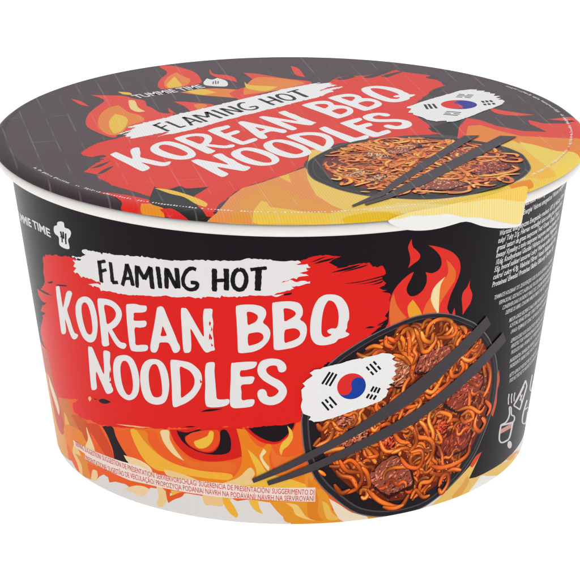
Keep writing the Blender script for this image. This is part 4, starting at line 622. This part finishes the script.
# body: paper cone, 1 degree facets
bm_ = BodyPrint(); black = bm_.col((31, 26, 31)); foot = bm_.col((226, 224, 222)); amber = bm_.col((229, 165, 52))
zs = [-4.0, -16, -28, -40, -52, -62, -68, -77.0, ZBOT]
for k in range(-180, 180):
    for i in range(len(zs)-1):
        za, zb = zs[i], zs[i+1]
        c = black if i < len(zs)-2 else foot
        if abs(k) > 95 or k < -78: c = black if i < 5 else (amber if i < 7 else foot)
        P = []; Nn = []
        for kk, zz in ((k, zb), (k+1, zb), (k+1, za), (k, za)):
            th = math.radians(kk); r = RT+KK*(zz+4); w = 1/math.sqrt(1+KK*KK)
            P.append((r*math.sin(th), -r*math.cos(th), zz)); Nn.append((math.sin(th)*w, -math.cos(th)*w, -KK*w))
        bm_.face(P, Nn, [c]*4)
body = bm_.build('cup_body', cup, CARD)
def lathe(name, prof, parent, m, seg=360):
    v = []; f = []
    for k in range(seg):
        t = 2*math.pi*k/seg
        v += [(r*math.sin(t)*MM, -r*math.cos(t)*MM, zz*MM+BASE) for r, zz in prof]
    n = len(prof)
    for k in range(seg):
        j = (k+1) % seg
        for i in range(n-1): f.append((k*n+i, j*n+i, j*n+i+1, k*n+i+1))
    me = bpy.data.meshes.new(name); me.from_pydata(v, [], f); me.polygons.foreach_set('use_smooth', [True]*len(f))
    return link(name, me, parent, m)
rb = RT+KK*(ZBOT+4)
lathe('foot_ring', [(rb-.05, ZBOT+.02), (rb-.25, ZBOT-.06), (rb-1.2, ZBOT-.06), (rb-1.4, ZBOT+5), (0.01, ZBOT+5)], cup, PAPER)
rp = [(68.9, -5.2)]
for i in range(0, 25):
    t = math.radians(-115+i*10); rp.append((71.25+1.8*math.cos(t), -3.15+1.8*math.sin(t)))
lathe('rolled_rim', rp, cup, PAPER)
# lid: flat foil, crimped over the rim
lm = LidPrint(); lb = lm.col((90, 79, 84)); lg = lm.col((78, 69, 73))
rings = [.01, 20, 40, 60, 68] + [a-.0 for a in ARC[1:]]
fine = []
for a, b in zip(rings[:-1], rings[1:]):
    n = 3 if a >= 70 else 1
    fine += [a+(b-a)*i/n for i in range(n)]
fine.append(rings[-1])
for k in range(360):
    for a, b in zip(fine[:-1], fine[1:]):
        P = []; Nn = []
        for kk, s_ in ((k, a), (k, b), (k+1, b), (k+1, a)):
            t = math.radians(kk); q = lidpt(s_*math.sin(t), -s_*math.cos(t), 0); P.append(q[0]); Nn.append(q[1])
        lm.face(P, Nn, [lb if a < 70 else lg]*4)
lid = lm.build('lid', cup, FOIL)
# ------------------------------------------------------------------ printed artwork
class Parts(dict):
    def __init__(s, cls): s.cls = cls
    def __missing__(s, k): s[k] = s.cls(); return s[k]
BP, LPp = Parts(BodyPrint), Parts(LidPrint)
def decode(fl): return [[(l[i]/100, l[i+1]/100) for i in range(0, len(l), 2)] for l in fl]
TA = TITLE_XF
def title_xf(p): return (TA[0][0]*p[0]+TA[1][0]*p[1]+TA[2][0], TA[0][1]*p[0]+TA[1][1]*p[1]+TA[2][1])
FA = FLAG_XF
def flag_xf(p): return (FA[0]*p[0]-FA[1]*p[1]+FA[2], FA[1]*p[0]+FA[0]*p[1]+FA[3])
def ranked(art, top):
    n = 0; res = []
    for e in sorted(art, key=lambda e: e[1]):        # stable: every shape gets a layer of its own
        n += 1; res.append((e[0], n if e[1] < 440 else top+n, e[1]) + tuple(e[2:]))
    return res
for part, order, key, rgb, mode, loops in ranked(BODY_ART, 1150):
    loops = decode(loops)
    fill(BP[part], order, rgb, loops, mode)
    if part == 'title_lettering' and mode == 'l': fill(LPp[part], 124, (243, 241, 241), [[title_xf(p) for p in l] for l in loops], mode)
    if part == 'brush_strokes' and key == 30: fill(LPp[part], 110, (243, 241, 241), [[title_xf(p) for p in l] for l in loops], mode)
    if part == 'flag_patch': fill(LPp[part], order-980, (240, 239, 239) if mode == 'f' else rgb, [[flag_xf(p) for p in l] for l in loops], mode)
for part, order, key, rgb, mode, loops in ranked(LID_ART, 1150): fill(LPp[part], order, rgb, decode(loops), mode)
# hand painted subtitle
rng = random.Random(11)
for pts, w in SUB:
    p = catmull(pts, False, 7) if len(pts) > 2 else [tuple(a+(b-a)*i/9 for a, b in zip(*pts)) for i in range(10)]
    for pr, xf, o, rgb, k in ((BP['subtitle_lettering'], lambda q: q, 230, (31, 27, 31), 1), (LPp['subtitle_lettering'], title_xf, 130, (60, 56, 58), .92)):
        c = pr.col(rgb); q = [xf(a) for a in p]; jit = [1+rng.uniform(-.1, .1) for _ in q]
        jit[0] *= .8; jit[-1] *= .75
        ribbon(pr, o, q, lambda i: w*k*jit[i]*.5, lambda i: [(-1, c), (1, c)])
# small red print in the pale strip, brand mark, declarations
text_on(BP['small_print'], 240, (206, 70, 66), 'SERVING SUGGESTION/ SUGGESTION DE PRÉSENTATION/ SERVIERVORSCHLAG/ SUGERENCIA DE PRESENTACIÓN/ SUGGERIMENTO DI', ROW1, 1.45)
text_on(BP['small_print'], 240, (206, 70, 66), 'PRESENTAZIONE/ SUGESTÃO DE VEICULAÇÃO/ PROPOZYCJA PODANIA/ NÁVRH NA PODÁVÁNÍ/ NÁVRH NA SERVÍROVÁNÍ', ROW2, 1.45)
text_on(BP['brand_mark'], 240, (222, 218, 220), 'TUMMIE TIME', TUM, 2.1, .03)
text_on(LPp['brand_mark'], 130, (232, 230, 230), 'TUMMIE TIME', TUML, 3.6, .02)
for (a, zz), txt, h, ln in DECL:
    text_on(BP['small_print'], 240, (226, 222, 224), txt, [(a, zz), (a+ln, zz)], h, .02 if h > 1.2 else .006, ln, .12)
# fine broken line of print round the crease of the lid
c = LPp['small_print'].col((250, 246, 248))
for k in range(420):
    t = math.radians(-60+k*.62)
    if math.degrees(t) > 125: break
    if rng.random() < .18: continue
    r0 = 69.2+rng.uniform(-.12, .12); h = rng.uniform(.15, .42); w = math.radians(rng.uniform(.2, .36))
    P = [((r0+d)*math.sin(t+e), -(r0+d)*math.cos(t+e)) + c for d, e in ((-h, 0), (-h, w), (h, w), (h, 0))]
    LPp['small_print'].emit(120, P)
# ------------------------------------------------------------------ picture of the noodle bowl
def painted_bowl(pr, xf, seed, kb=1.0, ad=0, dens=1.0):
    rng = random.Random(seed); o = [256]
    cx, cy, R = 30.6, -54.05, 27.3
    def C(rgb, k=1.0): return pr.col(tuple(min(252, v*k*kb+ad) for v in rgb))
    outl = catmull(BOWL, True, 3)
    def disc(order, rgb, k, dx=0, dy=0):
        fill(pr, order, rgb, [[xf((cx+(x-cx)*k+dx, cy+(y-cy)*k+dy)) for x, y in outl]], 'p')
    disc(250, (112, 109, 113), 1.0); disc(251, (44, 40, 45), .99); disc(252, (78, 74, 80), .955, .2, .1); disc(253, (36, 31, 35), .945, .3, .2)
    fx, fy, FR = cx+1.0, cy+.9, 23.9
    disc(254, (116, 42, 20), FR/R, 1.0, .9)
    def inside(p, r=FR): return math.hypot(p[0]-fx, p[1]-fy) < r
    def noodle(pts, w, br):
        p = catmull(pts, False, 5); q = [p[0]]
        for a in p[1:]:
            if math.dist(a, q[-1]) > .28: q.append(a)
        if len(q) < 3: return
        q = [xf(a) for a in q]; m = len(q)
        tap = lambda i: min(1, .45+min(i, m-1-i)*.22)
        hue = rng.random(); base = (236-12*hue, 130-38*hue, 46-10*hue); hi = (254, 196-40*hue, 112-36*hue); ed = (176, 70, 26)
        ph = rng.uniform(0, 6.3); sg = 1 if (q[-1][0]-q[0][0]) >= 0 else -1
        def cols(i):
            l = br*(.86+.2*math.sin(i*.33+ph)); h = max(0, math.sin(i*.21+ph*1.7))
            hc = tuple(b+(g-b)*h for b, g in zip(base, hi))
            return [(-1.16*sg, C((86, 27, 11), .5+.5*br)), (-1*sg, C((124, 44, 17), .5+.5*br)), (-.8*sg, C(ed, l)), (-.35*sg, C(base, l)), (.2*sg, C(hc, l*1.05)), (.5*sg, C(base, l*1.04)), (.85*sg, C(ed, l*1.1)), (1.05*sg, C((92, 28, 10), br))]
        o[0] += 2
        ribbon(pr, o[0], q, lambda i: w*.5*tap(i), cols, 1.5)
    def wander(n, w0, w1, b0, b1):
        for _ in range(n):
            t = rng.uniform(0, 6.283); d = FR*math.sqrt(rng.random())*.97
            p = (fx+d*math.cos(t), fy+d*math.sin(t)); a = rng.uniform(0, 6.283); cv = rng.uniform(-.5, .5); pts = [p]; wavy = rng.choice((0, .55, .75, .9))
            for _ in range(rng.randint(5, 13)):
                cv = max(-.8, min(.8, cv+rng.uniform(-.33, .33))); wv = wavy*(1 if (len(pts)//2) % 2 else -1); a += cv*(1-.6*(wavy > 0))+wv
                p = (p[0]+1.15*math.cos(a), p[1]+1.15*math.sin(a))
                if not inside(p): break
                pts.append(p)
            if len(pts) > 3: noodle(pts, rng.uniform(w0, w1), rng.uniform(b0, b1))
    wander(int(100*dens), .85, 1.15, .6, .85); wander(int(180*dens), .85, 1.15, .85, 1.12)
    def meat(poly, rgb):
        o[0] += 1; p = smooth_corner(poly, 3)
        mx = sum(a for a, b in poly)/len(poly); my = sum(b for a, b in poly)/len(poly)
        fill(pr, o[0], (54, 16, 10), [[xf((mx+(a-mx)*1.1+.15, my+(b-my)*1.1-.3)) for a, b in p]], 'r', rng)
        o[0] += 1; fill(pr, o[0], rgb, [[xf(a) for a in p]], 'r', rng)
        xs = [a for a, b in p]; ys = [b for a, b in p]
        def ins(a, b):
            c = False
            for i in range(len(p)):
                (x1, y1), (x2, y2) = p[i-1], p[i]
                if (y1 > b) != (y2 > b) and a < (x2-x1)*(b-y1)/(y2-y1)+x1: c = not c
            return c
        ang = rng.uniform(.2, 1.2); n_ = 0
        for j in range(170):
            a, b = rng.uniform(min(xs), max(xs)), rng.uniform(min(ys), max(ys))
            if not ins(a, b): continue
            lay = o[0]+1+n_%9; n_ += 1
            l = rng.uniform(.25, 1.0); w = rng.uniform(.08, .3); t = ang+rng.gauss(0, .45)
            k = rng.choice([.36, .5, .65, .85, 1.2, 1.35, 1.5, 1.6]); up = (b-my)/(max(ys)-my+1e-6)
            k *= 1+.18*up
            tint = tuple(v*k+(18 if k > 1.2 else 0)*m for v, m in zip(rgb, (.6, 1, 1)))
            c = C(tint); dx, dy = math.cos(t)*l, math.sin(t)*l; ex, ey = -math.sin(t)*w, math.cos(t)*w
            pr.emit(lay, [xf(q)+c for q in ((a-dx, b-dy), (a+ex, b+ey), (a+dx, b+dy), (a-ex, b-ey))])
        o[0] += 10
    for poly, rgb in MEATS: meat(poly, rgb)
    wander(int(26*dens), .8, 1.05, .95, 1.15)
    for k, pts in enumerate(NOODLES):
        noodle(pts, rng.uniform(1.0, 1.3), rng.uniform(1.02, 1.22))
    o[0] += 1
    for j in range(560):          # sauce glints and dark gaps
        t = rng.uniform(0, 6.283); d = FR*math.sqrt(rng.random())*.97; a, b = fx+d*math.cos(t), fy+d*math.sin(t)
        lay = o[0]+j % 12
        rgb = rng.choice([(250, 214, 170), (248, 190, 130), (60, 16, 8), (150, 36, 16), (196, 52, 24), (40, 12, 8)])
        l = rng.uniform(.1, .38); w = rng.uniform(.05, .14); t = rng.uniform(0, 3.14); c = C(rgb)
        dx, dy = math.cos(t)*l, math.sin(t)*l; ex, ey = -math.sin(t)*w, math.cos(t)*w
        pr.emit(lay, [xf(q)+c for q in ((a-dx, b-dy), (a+ex, b+ey), (a+dx, b+dy), (a-ex, b-ey))])
    return o[0]
top = painted_bowl(BP['noodle_bowl_picture'], lambda p: p, 5)
ca, sa = math.cos(math.radians(30))*.965, math.sin(math.radians(30))*.965
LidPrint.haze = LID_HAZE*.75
top2 = painted_bowl(LPp['noodle_bowl_picture'], lambda p: (30.2+ca*(p[0]-30.6)-sa*(p[1]+54.05), -33.2+sa*(p[0]-30.6)+ca*(p[1]+54.05)), 5, 1.16, 26, .9)
print('layers', top, top2)
NAMES = {'chopsticks': 'chopsticks_picture'}
for k, pr in BP.items(): pr.build(NAMES.get(k, k), body, CARD)
for k, pr in LPp.items(): pr.build(NAMES.get(k, k), lid, FOIL)
# ------------------------------------------------------------------ pull tab of the lid, folded down over the rim
def tabmesh(name, loop, r, rgb, parent, m):
    v = []; f = []
    pr = Print(); c = L3(rgb)
    for t in tris_of([catmull(loop, True, 3)]):
        st = [[p + c for p in t]]
        x0 = min(p[0] for p in t); x1 = max(p[0] for p in t)
        for k in range(math.floor(x0/DA), math.floor(x1/DA)+1):
            q = clip(clip([p + c for p in t], 0, k*DA, False), 0, (k+1)*DA, True) if True else t
            if len(q) < 3: continue
            area = sum(q[i-1][0]*q[i][1]-q[i][0]*q[i-1][1] for i in range(len(q)))
            if abs(area) < 1e-6: continue
            if area < 0: q = q[::-1]
            P = []; Nn = []
            for p in q:
                th = p[0]/RM; d = max(0, -1.2-p[1]); rr = r+min(d, 7)*.05
                P.append((rr*math.sin(th), -rr*math.cos(th), p[1])); Nn.append((math.sin(th), -math.cos(th), .05))
            pr.face(P, Nn, [p[2:5] for p in q])
    return pr.build(name, parent, m)
tab = tabmesh('pull_tab', TAB_WHITE, 73.45, (232, 230, 226), cup, CARD)
tabmesh('tab_print', TAB_YELLOW, 73.50, (236, 214, 134), tab, FOIL)
tabmesh('tab_print', TAB_GOLD, 73.53, (236, 196, 76), tab, FOIL)
# ------------------------------------------------------------------ surface, light, camera
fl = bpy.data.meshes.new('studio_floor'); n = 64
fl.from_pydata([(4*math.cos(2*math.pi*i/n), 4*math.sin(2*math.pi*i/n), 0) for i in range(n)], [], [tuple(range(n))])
m, N, K, b = mat('white_floor_added_glow'); b.inputs['Base Color'].default_value = (.85, .85, .85, 1); b.inputs['Roughness'].default_value = .9
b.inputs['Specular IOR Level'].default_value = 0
b.inputs['Emission Color'].default_value = (1, 1, 1, 1); b.inputs['Emission Strength'].default_value = FLOOR_E  # glow added to the plain white floor to wash out the contact shadow
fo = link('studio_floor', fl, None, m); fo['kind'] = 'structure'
w = bpy.data.worlds.new('World'); scene.world = w; w.use_nodes = True
wn, wl = w.node_tree.nodes, w.node_tree.links
bg = wn['Background']; tc = wn.new('ShaderNodeTexCoord'); sp = wn.new('ShaderNodeSeparateXYZ'); wl.new(tc.outputs['Generated'], sp.inputs[0])
mr = wn.new('ShaderNodeMapRange'); mr.inputs['From Min'].default_value = -1; mr.inputs['From Max'].default_value = 1; mr.inputs['To Min'].default_value = WORLD_L; mr.inputs['To Max'].default_value = WORLD_R
wl.new(sp.outputs['X'], mr.inputs['Value'])
up = wn.new('ShaderNodeMapRange'); up.inputs['From Min'].default_value = .1; up.inputs['From Max'].default_value = 1; up.inputs['To Min'].default_value = 0; up.inputs['To Max'].default_value = WORLD_UP
wl.new(sp.outputs['Z'], up.inputs['Value']); ad = wn.new('ShaderNodeMath'); ad.operation = 'ADD'
wl.new(mr.outputs['Result'], ad.inputs[0]); wl.new(up.outputs['Result'], ad.inputs[1]); wl.new(ad.outputs['Value'], bg.inputs['Strength']); bg.inputs['Color'].default_value = (1, 1, 1, 1)
def area(name, loc, target, size, power):
    d = bpy.data.lights.new(name, 'AREA'); d.shape = 'DISK'; d.size = size; d.energy = power
    o = bpy.data.objects.new(name, d); col.objects.link(o); o.location = loc
    o.rotation_euler = (Vector(target)-Vector(loc)).to_track_quat('-Z', 'Y').to_euler(); return o
area('softbox_key', (.55, -.9, .75), (0, 0, .05), .5, KEY_P)
cam = bpy.data.cameras.new('camera'); co = bpy.data.objects.new('camera', cam); col.objects.link(co)
co.location = (0, -.614797, BASE+.1734996); co.rotation_euler = (math.radians(90-19.36353), 0, 0)
cam.sensor_width = 36; cam.lens = 2580.094/580*36; cam.clip_start = .01; cam.clip_end = 50
scene.camera = co
scene.view_settings.view_transform = 'Standard'; scene.view_settings.look = 'None'; scene.view_settings.exposure = 0; scene.view_settings.gamma = 1
scene.render.engine = 'CYCLES'; scene.cycles.filter_width = 1.5
